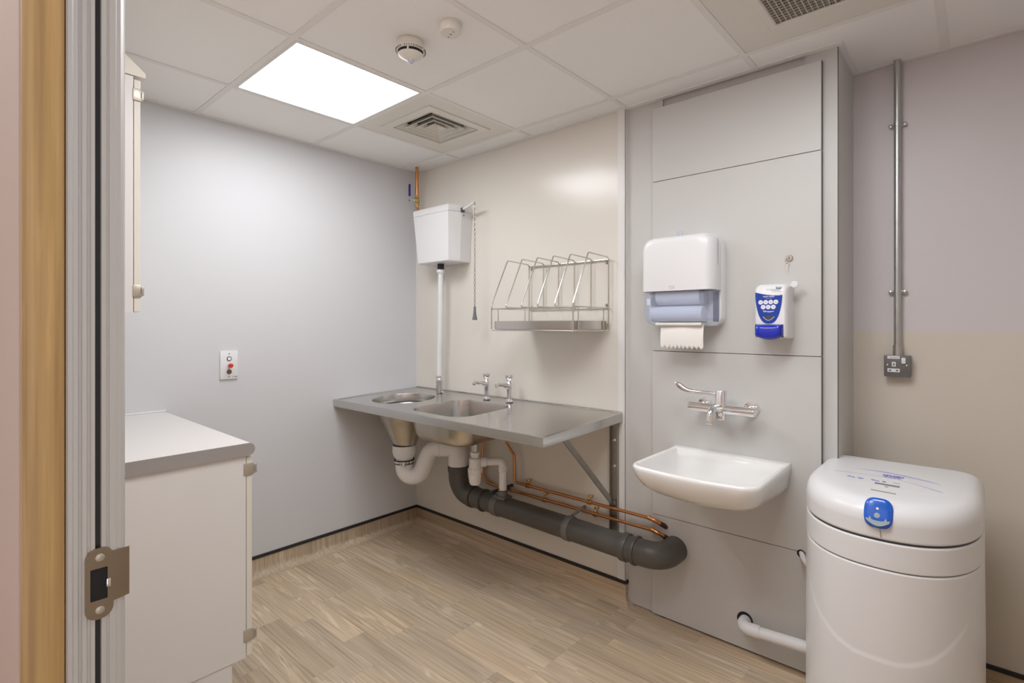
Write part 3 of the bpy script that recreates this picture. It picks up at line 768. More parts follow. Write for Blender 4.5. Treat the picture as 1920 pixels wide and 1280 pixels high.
SZ0, SZ1, SY, SE = .352, .338, -.13, 1.905
t = thing('soil_pipe', 'large dark grey soil pipe running low along the back wall', 'pipe', (.578, SY, SZ0 - .055))
obj('pipe', tb([(.70, SY, SZ0 - .001), (1.79, SY, SZ1)], .055, seg=40), 'pvc_grey', t)
obj('inlet_elbow', tb([(.578, SY, .560), (.578, SY, SZ0), (.82, SY, SZ0 - .001)], .0575, rad=.125, seg=40, fseg=12), 'pvc_grey', t)
obj('wall_elbow', tb([(1.73, SY, SZ1), (SE, SY, SZ1), (SE, YB + .004, SZ1)], .0575, rad=.095, seg=40, fseg=12), 'pvc_grey', t)
bm = B(); lathe(bm, [(.057, -.002), (.0625, 0), (.0625, .030), (.060, .034)], (.578, SY, .478), (0, 0, 1), 40, True, False); obj('socket_collar', bm, 'pvc_grey', t)
def hcollar(x0, x1, r, mt, z, name='socket_collar'):
    bm = B(); lathe(bm, [(.055, -.003), (r, 0), (r, x1 - x0 - .004), (r - .002, x1 - x0), (.055, x1 - x0 + .001)], (x0, SY, z), (1, 0, -.011), 40); return obj(name, bm, mt, t)
hcollar(.695, .722, .0625, 'pvc_grey', SZ0 - .001); hcollar(.800, .812, .0632, 'pvc_grey', SZ0 - .002)
hcollar(1.715, 1.745, .0632, 'pvc_grey', SZ1 + .001); hcollar(1.778, 1.79, .0645, 'pvc_grey', SZ1)
hcollar(.726, .731, .0600, 'black_rubber', SZ0 - .001, 'seal'); hcollar(.813, .817, .0600, 'black_rubber', SZ0 - .002, 'seal')
# boss strap with the small socket on top
st = hcollar(.895, .935, .0605, 'pvc_grey_light', SZ0 - .004, 'boss_strap')
BP = Vector((.948, SY, 0))
obj('boss_socket', lathe(B(), [(.034, .385), (.029, .405), (.028, .438), (.0235, .440)], BP, (0, 0, 1), 28), 'pvc_grey_light', st)
obj('saddle_plate', bx(.905, .99, SY - .035, SY + .035, .395, .410, bev=.006), 'pvc_grey_light', st)
# pipe clip fixed to the wall
pc = hcollar(1.395, 1.425, .0600, 'pvc_grey_light', SZ0 - .009, 'pipe_clip')
obj('clip_arm', tb([(1.41, SY + .02, SZ0 + .050), (1.41, -.035, SZ0 + .062), (1.41, -.001, SZ0 + .066)], .008, rad=.02, seg=8), 'ink_grey', pc)
obj('clip_arm', tb([(.865, SY + .0, SZ0 + .058), (.90, -.045, SZ0 + .072), (.90, -.001, SZ0 + .074)], .010, rad=.02, seg=8), 'ink_dark', pc)
bm = B(); lathe(bm, [(.055, 0), (.0605, .0), (.0605, .008)], (SE, YB - .008, SZ1), (0, 1, 0), 40, False, False); obj('wall_seal', bm, 'black_rubber', t)

# bottle trap under the bowl with its outlet pipe
TXp, TYp = .855, -.252
t = thing('bottle_trap', 'white bottle trap with elbow pipe below the square bowl', 'pipe', (TXp, TYp, .478))
O = (TXp, TYp, 0)
obj('tail_pipe', lathe(B(), [(.0205, .76), (.0205, .655)], O, (0, 0, 1), 28), 'galvanised', t)
obj('inlet_nut', lathe(B(), [(.022, .660), (.027, .657), (.026, .640), (.0225, .634), (.0225, .622)], O, (0, 0, 1), 20), 'waste_white', t)
obj('trap_body', lathe(B(), [(.026, .626), (.0315, .622), (.0325, .575), (.033, .560)], O, (0, 0, 1), 36), 'waste_white', t)
seg = 60; rings = []
for r, z_, f in ((.036, .570, 0), (.0385, .567, .03), (.0385, .548, .03), (.0365, .543, 0), (.034, .540, 0)):
    rings.append([(TXp + r * (1 + f * (1 if i % 4 < 2 else -1)) * math.cos(2 * PI * i / seg), TYp + r * (1 + f * (1 if i % 4 < 2 else -1)) * math.sin(2 * PI * i / seg), z_) for i in range(seg)])
obj('collar_nut', loft(B(), rings), 'waste_white', t, angle=25)
obj('trap_cup', lathe(B(), [(.034, .545), (.033, .505), (.031, .490), (.025, .480), (.008, .477)], O, (0, 0, 1), 36), 'waste_white', t)
bd = Vector((BP.x - TXp, BP.y - TYp, 0)); bl = bd.length; bd.normalize()
ob = Vector((TXp, TYp, .600))
obj('outlet_nut', lathe(B(), [(.02, .028), (.0275, .031), (.0275, .060), (.024, .064)], ob, bd, 18), 'waste_white', t)
obj('outlet_pipe', tb([ob + bd * .05, Vector((BP.x, BP.y, .600)), Vector((BP.x, BP.y, .43))], .0215, rad=.032, seg=24, fseg=9), 'waste_white', t)
obj('elbow_socket', lathe(B(), [(.0225, 0), (.0238, .002), (.0238, .030), (.0222, .032)], Vector((BP.x, BP.y, .572)), (0, 0, -1), 24), 'waste_white', t)

# two copper pipes along the wall
def copper_run(label, pts, z, clips, end, xr):
    t = thing('copper_pipe', label, 'pipe', pts[0], 'copper pipes under the sluice worktop')
    obj('pipe', tb(pts, .0078, rad=.016, seg=14), 'copper', t)
    for x in clips:
        c = B()
        for s in (-1, 1): lathe(c, [(.0085, 0), (.0135, 0), (.0135, .005), (.0085, .005)], (x + s * .007, -.034, z), (1, 0, 0), 18)
        cc = obj('brass_clip', c, 'brass', t)
        c = B(); tube(c, [(x, -.034, z + .009), (x, -.024, z + .024), (x, -.001, z + .024)], .005, rad=.006, seg=8); lathe(c, [(.0095, 0), (.0095, .005), (.005, .008)], (x, -.024, z + .025), (0, -1, 0), 10); obj('wall_screw', c, 'brass', cc)
    p0, p1, p2 = [Vector(q) for q in end]
    obj('end_elbow', tb([p0, p1, p2], .0092, rad=.02, seg=14), 'copper', t)
    e0 = p1 + (p2 - p1) * .45
    obj('pipe_sleeve', tb([e0, p2], .0105, seg=14), 'copper_dark', t)
    for q in (p0,):
        bm = B(); lathe(bm, [(.0085, -.008), (.0105, -.006), (.0105, .006), (.0085, .008)], q, (p1 - p0), 16); obj('joint_ring', bm, 'copper', t)
copper_run('upper of the two copper pipes, rising to the worktop', [(.885, -.035, .76), (.885, -.035, .675), (.945, -.034, .610), (.948, -.034, .461), (1.80, -.034, .461)], .461, (1.045, 1.458), [(1.795, -.034, .461), (1.822, -.034, .456), (1.862, .004, .424)], 1.85)
copper_run('lower of the two copper pipes, just above the soil pipe', [(.690, -.035, .76), (.690, -.035, .455), (.735, -.034, .413), (.80, -.034, .4095), (1.815, -.034, .409)], .409, (1.165, 1.495), [(1.812, -.034, .409), (1.838, -.034, .403), (1.880, .004, .370)], 1.86)

# ================================================================ FITTINGS ON THE BOXING
# paper towel dispenser
TX0, TX1, TZ0, TZ1 = 1.803, 2.136, 1.348, 1.738
t = thing('towel_dispenser', 'white paper towel dispenser with smoky lower window', 'dispenser', (1.97, 0, TZ0))
def tr(y, d, z0=TZ0, z1=TZ1, rt=.055, rb=.045):
    return [(p[0], y, p[1]) for p in rrect(TX0 + d, TX1 - d, z0 + d, z1 - d, [rt, rt, rb, rb], 8)]
obj('back_shell', loft(B(), [tr(.001, .0), tr(-.052, 0), tr(-.054, .002)]), 'plastic_white', t, angle=50)
zs = 1.497
def tu(y, d): return [(p[0], y, p[1]) for p in rrect(TX0 + .0005 + d, TX1 - .0005 - d * 1.5, zs + min(d, .002), TZ1 - d, [max(.055 - d * .5, .01)] * 2 + [.002] * 2, 8)]
obj('cover', loft(B(), [tu(-.0535, 0), tu(-.088, 0), tu(-.108, .0025), tu(-.124, .007), tu(-.135, .0135), tu(-.140, .022), tu(-.1415, .034)]), 'plastic_white', t, angle=50)
def tl(y, d): return [(p[0], y, p[1]) for p in rrect(TX0 + .004 + d, TX1 - .006 - d, TZ0 + .002 + d, zs - .002, [.002] * 2 + [max(.040 - d * .4, .01)] * 2, 8)]
bm = loft(B(), [tl(-.0535, 0), tl(-.084, 0), tl(-.102, .003), tl(-.117, .009), tl(-.126, .018), tl(-.129, .034)], False, True)
wd = obj('window', bm, 'smoky_window', t, angle=50); wd['label'] = 'smoky translucent window'
obj('paper_roll', lathe(B(), [(.022, 0), (.042, 0), (.042, .20), (.022, .20)], (1.866, -.074, 1.480), (1, 0, 0), 32), 'roll_inner', t)
obj('paper_roll', lathe(B(), [(.018, 0), (.034, 0), (.034, .235), (.018, .235)], (1.842, -.088, 1.400), (1, 0, 0), 32), 'roll_inner', t)
for x in (1.856, 2.074): obj('roll_holder', bx(x - .006, x + .010, -.112, -.048, 1.440, 1.494, bev=.002), 'inner_dark', t)
obj('inner_back', bx(TX0 + .008, TX1 - .034, -.0565, -.0535, TZ0 + .03, zs - .004), 'roll_inner', t, smooth=False)
obj('inner_side', bx(TX1 - .033, TX1 - .010, -.0575, -.0538, TZ0 + .02, zs - .006), 'inner_dark', t, smooth=False)
obj('sensor_tab', bx(1.824, 1.842, -.115, -.055, 1.440, 1.470, bev=.001), 'label_white', t)
obj('tear_bar', bx(1.868, 2.078, -.122, -.060, 1.350, 1.363, bev=.004), 'plastic_cream', t)
# hanging paper with a serrated edge
n = 80; px0, px1, ztop, zbot = 1.889, 2.082, 1.356, 1.250
bm = B(); grid = []
for k in range(n + 1):
    x = px0 + (px1 - px0) * k / n
    zb = zbot + .011 * abs(2 * ((k * 10 / n) % 1) - 1)
    col_ = []
    for j in range(9):
        f_ = j / 8
        col_.append((x, -.106 - .007 * math.sin(PI * f_ * .8) + .002 * math.sin(k * .09 + 1), ztop + (zb - ztop) * f_))
    grid.append(col_)
V = [[[bm.verts.new((p[0], p[1] + dy, p[2])) for p in c_] for c_ in grid] for dy in (0, .0006)]
for L_ in V:
    for k in range(n):
        for j in range(8): bm.faces.new((L_[k][j], L_[k + 1][j], L_[k + 1][j + 1], L_[k][j + 1]))
for k in range(n): bm.faces.new((V[0][k][8], V[0][k + 1][8], V[1][k + 1][8], V[1][k][8]))
obj('paper_towel', bm, 'paper_white', t, angle=80)
bm = B(); lathe(bm, [(.012, -.004), (.0135, 0), (.012, .004)], (1.940, -.028, 1.757), (0, 1, 0), 24); box(bm, 1.936, 1.944, -.032, -.024, 1.735, 1.748); obj('key', bm, 'clear_plastic', t)
# little maker's badge on the cover
bm = B(); box(bm, 1.944, 1.968, -.1416, -.1408, 1.5065, 1.5185); obj('badge', bm, 'ink_grey', t, smooth=False)
bm = B(); box(bm, 1.9452, 1.9668, -.1422, -.1414, 1.5077, 1.5173); bd_ = obj('badge_face', bm, 'label_white', t, smooth=False)
text_mesh('lettering', 'TORK', .0075, 'ink_grey', bd_, (1.956, -.1423, 1.5125), (1, 0, 0), (0, 0, 1), .0001)
bm = B(); tube(bm, [(2.1365, -.090, 1.60), (2.1365, -.090, 1.71)], .0007, seg=5); obj('side_seam', bm, 'ink_grey', t)

# soap dispenser
A0, A1, Z0, Z1 = 2.281, 2.402, 1.301, 1.512
t = thing('soap_dispenser', 'white wall soap dispenser with blue label and blue push bar', 'dispenser', (2.34, 0, Z0))
def sr(y, d, zl=Z0, top=.0): return [(p[0], y, p[1]) for p in rrect(A0 + d, A1 - d, zl, Z1 - d * 1.2 - top, [.018, .018, .006, .006], 6)]
obj('body', loft(B(), [sr(.001, 0), sr(-.060, 0), sr(-.082, .001, Z0 + .002, .004), sr(-.094, .005, Z0 + .004, .010), sr(-.0985, .010, Z0 + .006, .014)]), 'plastic_white', t, angle=40)
yl = -.0990
def shield(d, y0, y1):
    cxs = 2.3365; W_ = .0495 - d; top = 1.4755 - d * .6; h_ = .118 - d
    poly = [(cxs - W_, top + .004)]
    for k in range(1, 8): poly.append((cxs - W_ + 2 * W_ * k / 8, top + .004 - .014 * (k / 8) - .004 * math.sin(PI * k / 8)))
    poly.append((cxs + W_, top - .008))
    for k in range(1, 24):
        a = PI * k / 24
        poly.append((cxs + W_ * (abs(math.cos(a)) ** .75) * (1 if math.cos(a) > 0 else -1), top - .008 - (h_ - .008) * math.sin(a) ** 1.25))
    return prism(B(), poly, y0, y1, 'xz')
lb = obj('label', shield(0, -.0996, -.0984), 'blue_label', t, smooth=False); lb['label'] = 'blue shield-shaped hand wash label'
for k in range(4): obj('pictogram', lathe(B(), [(.0086, 0), (.0086, .0005)], (2.3073 + .0185 * k, -.0996, 1.4405 + .0002 * k), (0, -1, 0), 22), 'label_white', lb)
for k in range(3): obj('pictogram', lathe(B(), [(.0086, 0), (.0086, .0005)], (2.3165 + .0185 * k, -.0996, 1.4220), (0, -1, 0), 22), 'label_white', lb)
for k, (x, z) in enumerate([(2.3073 + .0185 * q, 1.4405) for q in range(4)] + [(2.3165 + .0185 * q, 1.422) for q in range(3)]):
    bm = B(); tube(bm, [(x - .004, -.1003, z - .0015), (x, -.1003, z + .002), (x + .004, -.1003, z - .001)], .0007, seg=5); tube(bm, [(x - .003, -.1003, z + .003), (x + .002, -.1003, z - .003)], .0006, seg=5)
    obj('drawn_hands', bm, 'ink_pale', lb)
text_mesh('lettering', 'HAND WASH', .0085, 'label_white', lb, (2.3365, -.0997, 1.4620), (1, 0, 0), (0, 0, 1), .0002, bold=.0001, sx=.8)
text_mesh('lettering', 'use one shot', .006, 'ink_pale', lb, (2.3365, -.0997, 1.4548), (1, 0, 0), (0, 0, 1), .0002, sx=.8)
text_mesh('lettering', 'DEB', .0075, 'label_white', lb, (2.322, -.0997, 1.4055), (1, 0, 0), (0, 0, 1), .0002, bold=.0002, sx=.8)
bm = B(); box(bm, 2.329, 2.356, -.1001, -.0995, 1.4043, 1.4063); box(bm, 2.331, 2.348, -.1001, -.0995, 1.4012, 1.4021); obj('printed_line', bm, 'label_white', lb, smooth=False)
bm = B(); box(bm, 2.363, 2.3815, -.0990, -.0984, 1.4925, 1.4985); nb = obj('badge', bm, 'blue_label', t, smooth=False)
text_mesh('lettering', 'NHS', .0075, 'label_white', nb, (2.3722, -.0992, 1.4955), (1, 0, 0), (0, 0, 1), .0001, bold=.0002, shear=.2)
for xa, xb, z in ((2.328, 2.381, 1.4885), (2.343, 2.381, 1.4842), (2.350, 2.381, 1.4803)):
    bm = B(); x = xa
    while x < xb - .004:
        w_ = random.uniform(.004, .010); box(bm, x, min(x + w_, xb), -.0989, -.0984, z, z + .0012); x += w_ + .0015
    obj('printed_line', bm, 'ink_grey', t, smooth=False)
bm = B(); poly = [(2.3365 - .021 + .042 * k / 10, 1.385 + .004 * math.sin(PI * k / 10)) for k in range(11)] + [(2.3365 + .021 - .042 * k / 10, 1.385 - .0145 * math.sin(PI * k / 10)) for k in range(1, 10)]
prism(bm, poly, -.1002, -.0994, 'xz'); sw_ = obj('sight_window', bm, 'ink_dark', lb, smooth=False)
bm = B(); tube(bm, [(2.3365 - .021 + .042 * k / 10, -.1003, 1.385 - .0145 * math.sin(PI * k / 10)) for k in range(11)], .0008, seg=6); obj('bright_rim', bm, 'label_white', sw_)
# push bar: bulging blue plate
rings = []
for y, d, zz in ((-.080, 0, 0), (-.102, 0, 0), (-.114, .004, .003), (-.120, .012, .008), (-.122, .024, .016)):
    ring = []
    x0, x1, z1 = A0 + .006 + d, A1 - .014 - d, 1.3555 - zz
    for k in range(13): ring.append((x0 + (x1 - x0) * k / 12, y, z1 - .002 * math.sin(PI * k / 12)))
    for k in range(25):
        s_ = k / 24
        ring.append((x1 - (x1 - x0) * s_, y, 1.312 + zz * .5 - (.016 - zz * .4) * math.sin(PI * s_) ** .8))
    rings.append(ring)
obj('push_bar', loft(B(), rings), 'blue_plastic', t, angle=60)
obj('pump_recess', bx(A0 + .006, A1 - .010, -.0988, -.090, 1.3050, 1.358, bev=.003), 'ink_dark', t)
bm = B(); lathe(bm, [(.011, 0), (.0135, .002), (.0135, .006), (.011, .008)], (2.418, -.052, 1.507), (0, -1, 0), 24); tube(bm, [(2.40, -.05, 1.503), (2.418, -.054, 1.507)], .0035, seg=8); obj('key_knob', bm, 'plastic_white', t)

# panel lock with its key
t = thing('panel_lock', 'small round cam lock with hanging key above soap dispenser', 'lock', (2.385, .001, 1.615))
lk = obj('lock_cylinder', lathe(B(), [(.0135, 0), (.0135, .003), (.011, .006), (.0085, .0062), (.008, .004)], (2.385, .001, 1.615), (0, -1, 0), 28), 'hinge_metal', t)
obj('keyway', bx(2.384, 2.386, -.0055, -.004, 1.611, 1.619), 'ink_dark', lk, smooth=False)
bm = B(); c = Vector((2.380, -.014, 1.604)); pts = [c + Vector((.0075 * math.cos(2 * PI * k / 14), 0, .009 * math.sin(2 * PI * k / 14))) for k in range(15)]; tube(bm, pts, .0009, seg=6)
obj('key_ring', bm, 'chrome', t)
bm = B(); box(bm, 2.3785, 2.3815, -.0148, -.0134, 1.560, 1.597); lathe(bm, [(.004, -.0008), (.004, .0008)], (2.380, -.014, 1.595), (0, -1, 0), 14); obj('key', bm, 'chrome', t)

# wall mixer tap with long lever
MX, MY, MZ = 2.144, -.078, 1.006
t = thing('mixer_tap', 'chrome wall mixer tap with long paddle lever above basin', 'tap', (MX, .001, MZ))
obj('crossbar', lathe(B(), [(.0175, -.137), (.0195, -.135), (.0195, .135), (.0175, .137)], (MX, MY, MZ), (1, 0, 0), 28), 'chrome', t)
obj('valve_column', lathe(B(), [(.0185, -.042), (.0205, -.040), (.0205, -.024), (.0240, -.014), (.0240, .022), (.0230, .024), (.0230, .074), (.0215, .0765)], (MX, MY, MZ), (0, 0, 1), 32), 'chrome', t)
for s in (-1, 1):
    fl_ = obj('wall_flange', lathe(B(), [(.031, 0), (.031, .006), (.027, .016), (.014, .019)], (MX + s * .098, .001, MZ + .003), (0, -1, 0), 32), 'chrome', t)
    obj('inlet_union', lathe(B(), [(.0135, .01), (.0135, .072)], (MX + s * .098, .001, MZ + .002), (0, -1, 0), 20), 'chrome', fl_)
sp_ = obj('spout', tb([(MX, MY, MZ + .004), (MX, -.186, MZ + .014), (MX, -.198, MZ - .042)], .0140, rad=.042, seg=22, fseg=9), 'chrome', t)
obj('nozzle', lathe(B(), [(.0148, 0), (.0148, .010), (.0125, .012), (.0125, .020)], (MX, -.1970, MZ - .034), (0, -.18, -1), 22), 'chrome', sp_)
# lever: flat bar rising to a paddle
rings = []
path = [((MX - .015, MY, MZ + .060), .006, .0080), ((MX - .075, MY - .004, MZ + .062), .006, .0080), ((MX - .130, MY - .008, MZ + .065), .007, .0080), ((MX - .148, MY - .009, MZ + .070), .009, .0100), ((MX - .168, MY - .011, MZ + .080), .008, .0145), ((MX - .186, MY - .012, MZ + .089), .005, .0120), ((MX - .194, MY - .013, MZ + .093), .003, .0050)]
for p, hy, hz in path:
    p = Vector(p); rings.append([p + Vector((0, a_ * hy, b_ * hz)) for a_, b_ in [(math.cos(2 * PI * k / 14), math.sin(2 * PI * k / 14)) for k in range(14)]])
obj('lever', loft(B(), rings), 'chrome', t, angle=50)

# basin
t = thing('hand_basin', 'white ceramic wall basin with rounded front', 'basin', (2.145, 0, .67))
def br(z, side, front, x0=1.900, x1=2.392, yb=0.0, rad=.10, n=40, yfr=-.425):
    """outline of the basin at one height: straight back, rounded front corners, slightly bowed front"""
    xa, xb, yf = x0 + side, x1 - side, yfr + front
    rad = min(rad, (xb - xa) * .48, (yb - yf) * .9)
    sb_ = side * .45 if side > .01 and yb == 0 else side
    pts = [(x1 - sb_, yb), (x0 + sb_, yb)]
    if yb == 0:
        for k in range(1, 5): pts.append((x0 + sb_ + (side - sb_) * (k / 5) ** 1.6, yb + (yf + rad - yb) * k / 5))
    else:
        for k in range(1, 5): pts.append((xa, yb + (yf + rad - yb) * k / 5))
    m_ = 10
    for k in range(m_ + 1):
        a = PI + (PI / 2) * k / m_
        pts.append((xa + rad + rad * math.cos(a), yf + rad + rad * math.sin(a)))
    for k in range(1, 8):
        s_ = k / 8; pts.append((xa + rad + (xb - xa - 2 * rad) * s_, yf - .018 * math.sin(PI * s_)))
    for k in range(m_ + 1):
        a = 1.5 * PI + (PI / 2) * k / m_
        pts.append((xb - rad + rad * math.cos(a), yf + rad + rad * math.sin(a)))
    for k in range(4, 0, -1):
        f_ = (k / 5) ** 1.6 if yb == 0 else 1
        pts.append((x1 - (sb_ + (side - sb_) * f_), yb + (yf + rad - yb) * k / 5))
    return [(p[0], p[1], z) for p in pts]
rings = [br(.671, .17, .215, rad=.06), br(.673, .125, .160, rad=.07), br(.682, .078, .105, rad=.08), br(.700, .042, .060, rad=.085), br(.725, .020, .030, rad=.08), br(.755, .007, .011, rad=.075), br(.775, .002, .004, rad=.072), br(.790, .0008, .001, rad=.07), br(.799, .001, .001, rad=.068), br(.8045, .005, .005, rad=.066), br(.806, .011, .011, rad=.062)]
def bi(z, d, yb, rad): return br(z, d, d, rad=rad, yb=yb)
rings += [bi(.8040, .017, -.014, .060), bi(.797, .022, -.018, .058), bi(.770, .034, -.040, .06), bi(.735, .060, -.070, .06), bi(.718, .095, -.10, .055), bi(.714, .14, -.13, .045)]
obj('bowl', loft(B(), rings), 'ceramic', t, angle=70)
obj('drain', lathe(B(), [(.031, 0), (.029, .003), (.012, .0015), (.001, .0015)], (2.146, -.20, .714), (0, 0, 1), 28), 'chrome', t)
obj('back_seal', bx(1.903, 2.389, -.004, .0, .8055, .8095, bev=.001), 'plastic_white', t, smooth=False)

# waste pipe that leaves the boxing low down, and the small overflow pipe
t = thing('waste_pipe', 'white waste pipe from boxing to behind macerator near floor', 'pipe', (2.215, YB, .10))
obj('pipe', tb([(2.215, YB - .002, .128), (2.217, -.052, .126), (2.503, -.060, .146)], .0218, rad=.04, seg=24, fseg=9), 'plastic_white', t)
obj('elbow_socket', tb([(2.216, YB - .001, .128), (2.217, -.052, .127), (2.292, -.0535, .1315)], .0245, rad=.042, seg=24, fseg=9), 'plastic_white', t)
obj('cut_hole', lathe(B(), [(.032, 0), (.032, .002)], (2.214, .001, .131), (0, -1, 0), 28), 'dark_void', t)
t = thing('overflow_pipe', 'thin white pipe sloping down from panel edge behind macerator', 'pipe', (2.432, 0, .45))
obj('pipe', tb([(2.425, YB - .01, .470), (2.440, -.022, .458), (2.500, -.028, .385)], .0100, rad=.02, seg=14), 'plastic_white', t)
obj('cut_hole', lathe(B(), [(.015, 0), (.015, .002)], (2.427, .001, .466), (0, -1, 0), 20), 'dark_void', t)

# ================================================================ MACERATOR
t = thing('macerator', 'white pulp macerator with curved front and blue latch', 'macerator', (2.72, -.15, 0))
MCX = 2.732
def mr(z, d=0.0, yf=-.472, hw=.234, yb=.120, ym=-.15, n=48, flare=0.0, bulge=None):
    """D-shaped outline: rounded back corners, straight sides, elliptical front"""
    hw_ = hw - d * .72; yb_ = yb - d * .35; yf_ = yf + d; rc = .04
    pts = []
    for k in range(7):
        a = PI / 2 * k / 6; pts.append((MCX + hw_ - rc + rc * math.cos(a), yb_ - rc + rc * math.sin(a)))
    for k in range(7):
        a = PI / 2 + PI / 2 * k / 6; pts.append((MCX - hw_ + rc + rc * math.cos(a), yb_ - rc + rc * math.sin(a)))
    for k in range(n + 1):
        a = PI + PI * k / n
        f_ = 0.0 if bulge is None else bulge(a, z)
        e_ = .86
        ca, sa = math.cos(a), math.sin(a)
        pts.append((MCX + (hw_ + f_) * math.copysign(abs(ca) ** e_, ca), ym + (yf_ - ym - f_) * abs(sa) ** e_))
    return [(p[0], p[1], z) for p in pts]
rings = [mr(.7525, .004), mr(.754, .001), mr(.758, 0), mr(.760, 0), mr(.797, 0), mr(.800, .0), mr(.816, .003), mr(.830, .010), mr(.841, .022), mr(.848, .038), mr(.851, .058), mr(.8520, .085)]
obj('lid', loft(B(), rings), 'plastic_white', t, angle=60)
obj('gap', loft(B(), [mr(.744, .006), mr(.7535, .006)]), 'ink_dark', t)
obj('body_band', loft(B(), [mr(.6705, .003), mr(.672, .0005), mr(.6735, .0), mr(.675, 0), mr(.739, 0), mr(.7415, .0), mr(.744, .0006), mr(.746, .003)]), 'plastic_white', t, angle=60)
obj('seam', loft(B(), [mr(.667, .004), mr(.672, .004)]), 'ink_grey', t)
def bulge(a, z):
    # outside a U-shaped field on the front the casing flares out towards the floor
    u_ = abs(a - 1.5 * PI) / (PI / 2)           # 0 front centre .. 1 side
    lim = .86 * math.sqrt(max(0.0, 1 - ((.668 - z) / .255) ** 1.0)) if z > .413 else 0.0
    m_ = min(1, max(0, (u_ - lim) / .03)) if lim > 0 else 1.0
    return m_ * .0020 * min(1, (.668 - z) / .25)
rings = [mr(z, 0, bulge=bulge, n=140) for z in [0.0, .1, .2, .3, .36, .39] + [.40 + .006 * k for k in range(44)] + [.6615, .6645]]
rings.append(mr(.6675, .003, n=140))
obj('lower_casing', loft(B(), rings), 'plastic_white', t, angle=50)
# foot pads
for sx_ in (-1, 1):
    for y in (-.30, .05): obj('foot', bx(MCX + sx_ * .15 - .03, MCX + sx_ * .15 + .03, y - .03, y + .03, 0, .004), 'black_rubber', t, smooth=False)
# latch on the lid edge
def patch(bm, cx_, w_, z0, z1, y_at, proud, rnd, nu=20, nv=24):
    pass
lx, ly, lz = 2.737, -.4585, .8215
seg = 36; rings = []
TN = Vector((0, -.90, .43)).normalized(); TU = Vector((0, .43, .90)).normalized(); LC = Vector((lx, ly, lz))
def lp(ux, uz, d_): return LC + Vector((ux, 0, 0)) + TU * uz + TN * d_
for d_, s_ in ((-.025, 1.0), (.006, 1.0), (.0095, .92), (.0115, .74), (.0122, .35)):
    rings.append([lp(math.copysign(abs(math.cos(a)) ** .62, math.cos(a)) * .0350 * s_, math.copysign(abs(math.sin(a)) ** .72, math.sin(a)) * .0410 * s_, d_) for a in [2 * PI * k / seg for k in range(seg)]])
la = obj('latch', loft(B(), rings), 'blue_latch', t, angle=60); la['label'] = 'blue latch button with worn lower edge'
def wear(k):      # ragged worn patch on the lower edge
    x = -.030 + .060 * k / 16
    return x, -.019 + (.009 if k in (3, 13) else .0) - .004 * math.sin(PI * k / 16)
top_ = [wear(k) for k in range(17)]; bot_ = [(-.027 + .054 * k / 16, -.026 - .0115 * math.sin(PI * k / 16)) for k in range(17)][::-1]
obj('worn_edge', loft(B(), [[lp(x, z_, .0085) for x, z_ in top_ + bot_], [lp(x * .98, z_, .0118) for x, z_ in top_ + bot_]]), 'latch_wear', la, smooth=False)
for uz, r in ((.010, .0034), (-.009, .0072)):
    obj('spot', lathe(B(), [(r, 0), (r, .0006)], lp(-.002, uz, .0123), TN, 18), 'label_white' if r < .004 else 'latch_wear', la)
obj('lid_joint', tb([(lx + .004, -.4724, .786), (lx + .008, -.4728, .757)], .0007, seg=5), 'ink_grey', t)
# control panel printed on the lid
zt = .8522
def band(pts, w_, mt, par, name='printed_arc', z=zt):
    bm = B(); rings = []
    for i_, (x, y, ww) in enumerate(pts):
        rings.append([(x, y - ww / 2, z), (x, y + ww / 2, z), (x, y + ww / 2, z + .0004), (x, y - ww / 2, z + .0004)])
    loft(bm, rings); return obj(name, bm, mt, par, smooth=False)
pl = obj('control_overlay', prism(B(), [(p[0], p[1]) for p in rrect(2.555, 2.900, -.285, -.070, .06, 6)], .8516, zt), 'plastic_white', t, smooth=False)
def interp(P, n):
    out = []
    for i_ in range(n + 1):
        f_ = i_ / n * (len(P) - 1); k = min(int(f_), len(P) - 2); u_ = f_ - k; u_ = u_
        out.append(tuple(P[k][c] + (P[k + 1][c] - P[k][c]) * u_ for c in range(3)))
    return out
band(interp([(2.625, -.102, .002), (2.665, -.088, .008), (2.709, -.088, .014), (2.770, -.102, .016), (2.828, -.124, .012), (2.862, -.141, .003)], 30), 0, 'ink_pale', pl)
band(interp([(2.575, -.172, .005), (2.620, -.164, .004), (2.659, -.160, .0032), (2.705, -.157, .0028), (2.747, -.162, .0028), (2.805, -.190, .004), (2.850, -.222, .010), (2.872, -.236, .004)], 40), 0, 'ink_pale', pl)
text_mesh('lettering', 'HAIGH', .023, 'ink_violet', pl, (2.735, -.131, zt + .0009), (1, -.03, 0), (0, 1, 0), .0003, bold=.0007, shear=.3, sx=.80)
text_mesh('lettering', 'Quattro', .015, 'ink_violet', pl, (2.735, -.1500, zt + .0006), (1, -.03, 0), (0, 1, 0), .0003, shear=.15, sx=.95)
for k, x in enumerate((2.631, 2.659, 2.698, 2.722)):
    bm = B(); y = -.220
    if k == 3: lathe(bm, [(.0055, 0), (.0055, .0006)], (x, y, zt), (0, 0, 1), 16)
    else:
        prism(bm, [(x - .012, y + .006), (x + .010, y), (x - .002, y - .009)] if k == 1 else [(x - .013, y + .004), (x - .004, y + .008), (x + .002, y + .001), (x - .008, y - .003)], zt, zt + .0005)
        if k != 1: prism(bm, [(x, y - .001), (x + .010, y + .002), (x + .012, y - .006), (x + .003, y - .007)], zt, zt + .0005)
    obj('pictogram', bm, 'ink_violet', pl, smooth=False)
obj('pictogram', prism(B(), [(2.744, -.208), (2.764, -.211), (2.762, -.220), (2.746, -.216)], zt, zt + .0005), 'ink_pale', pl, smooth=False)
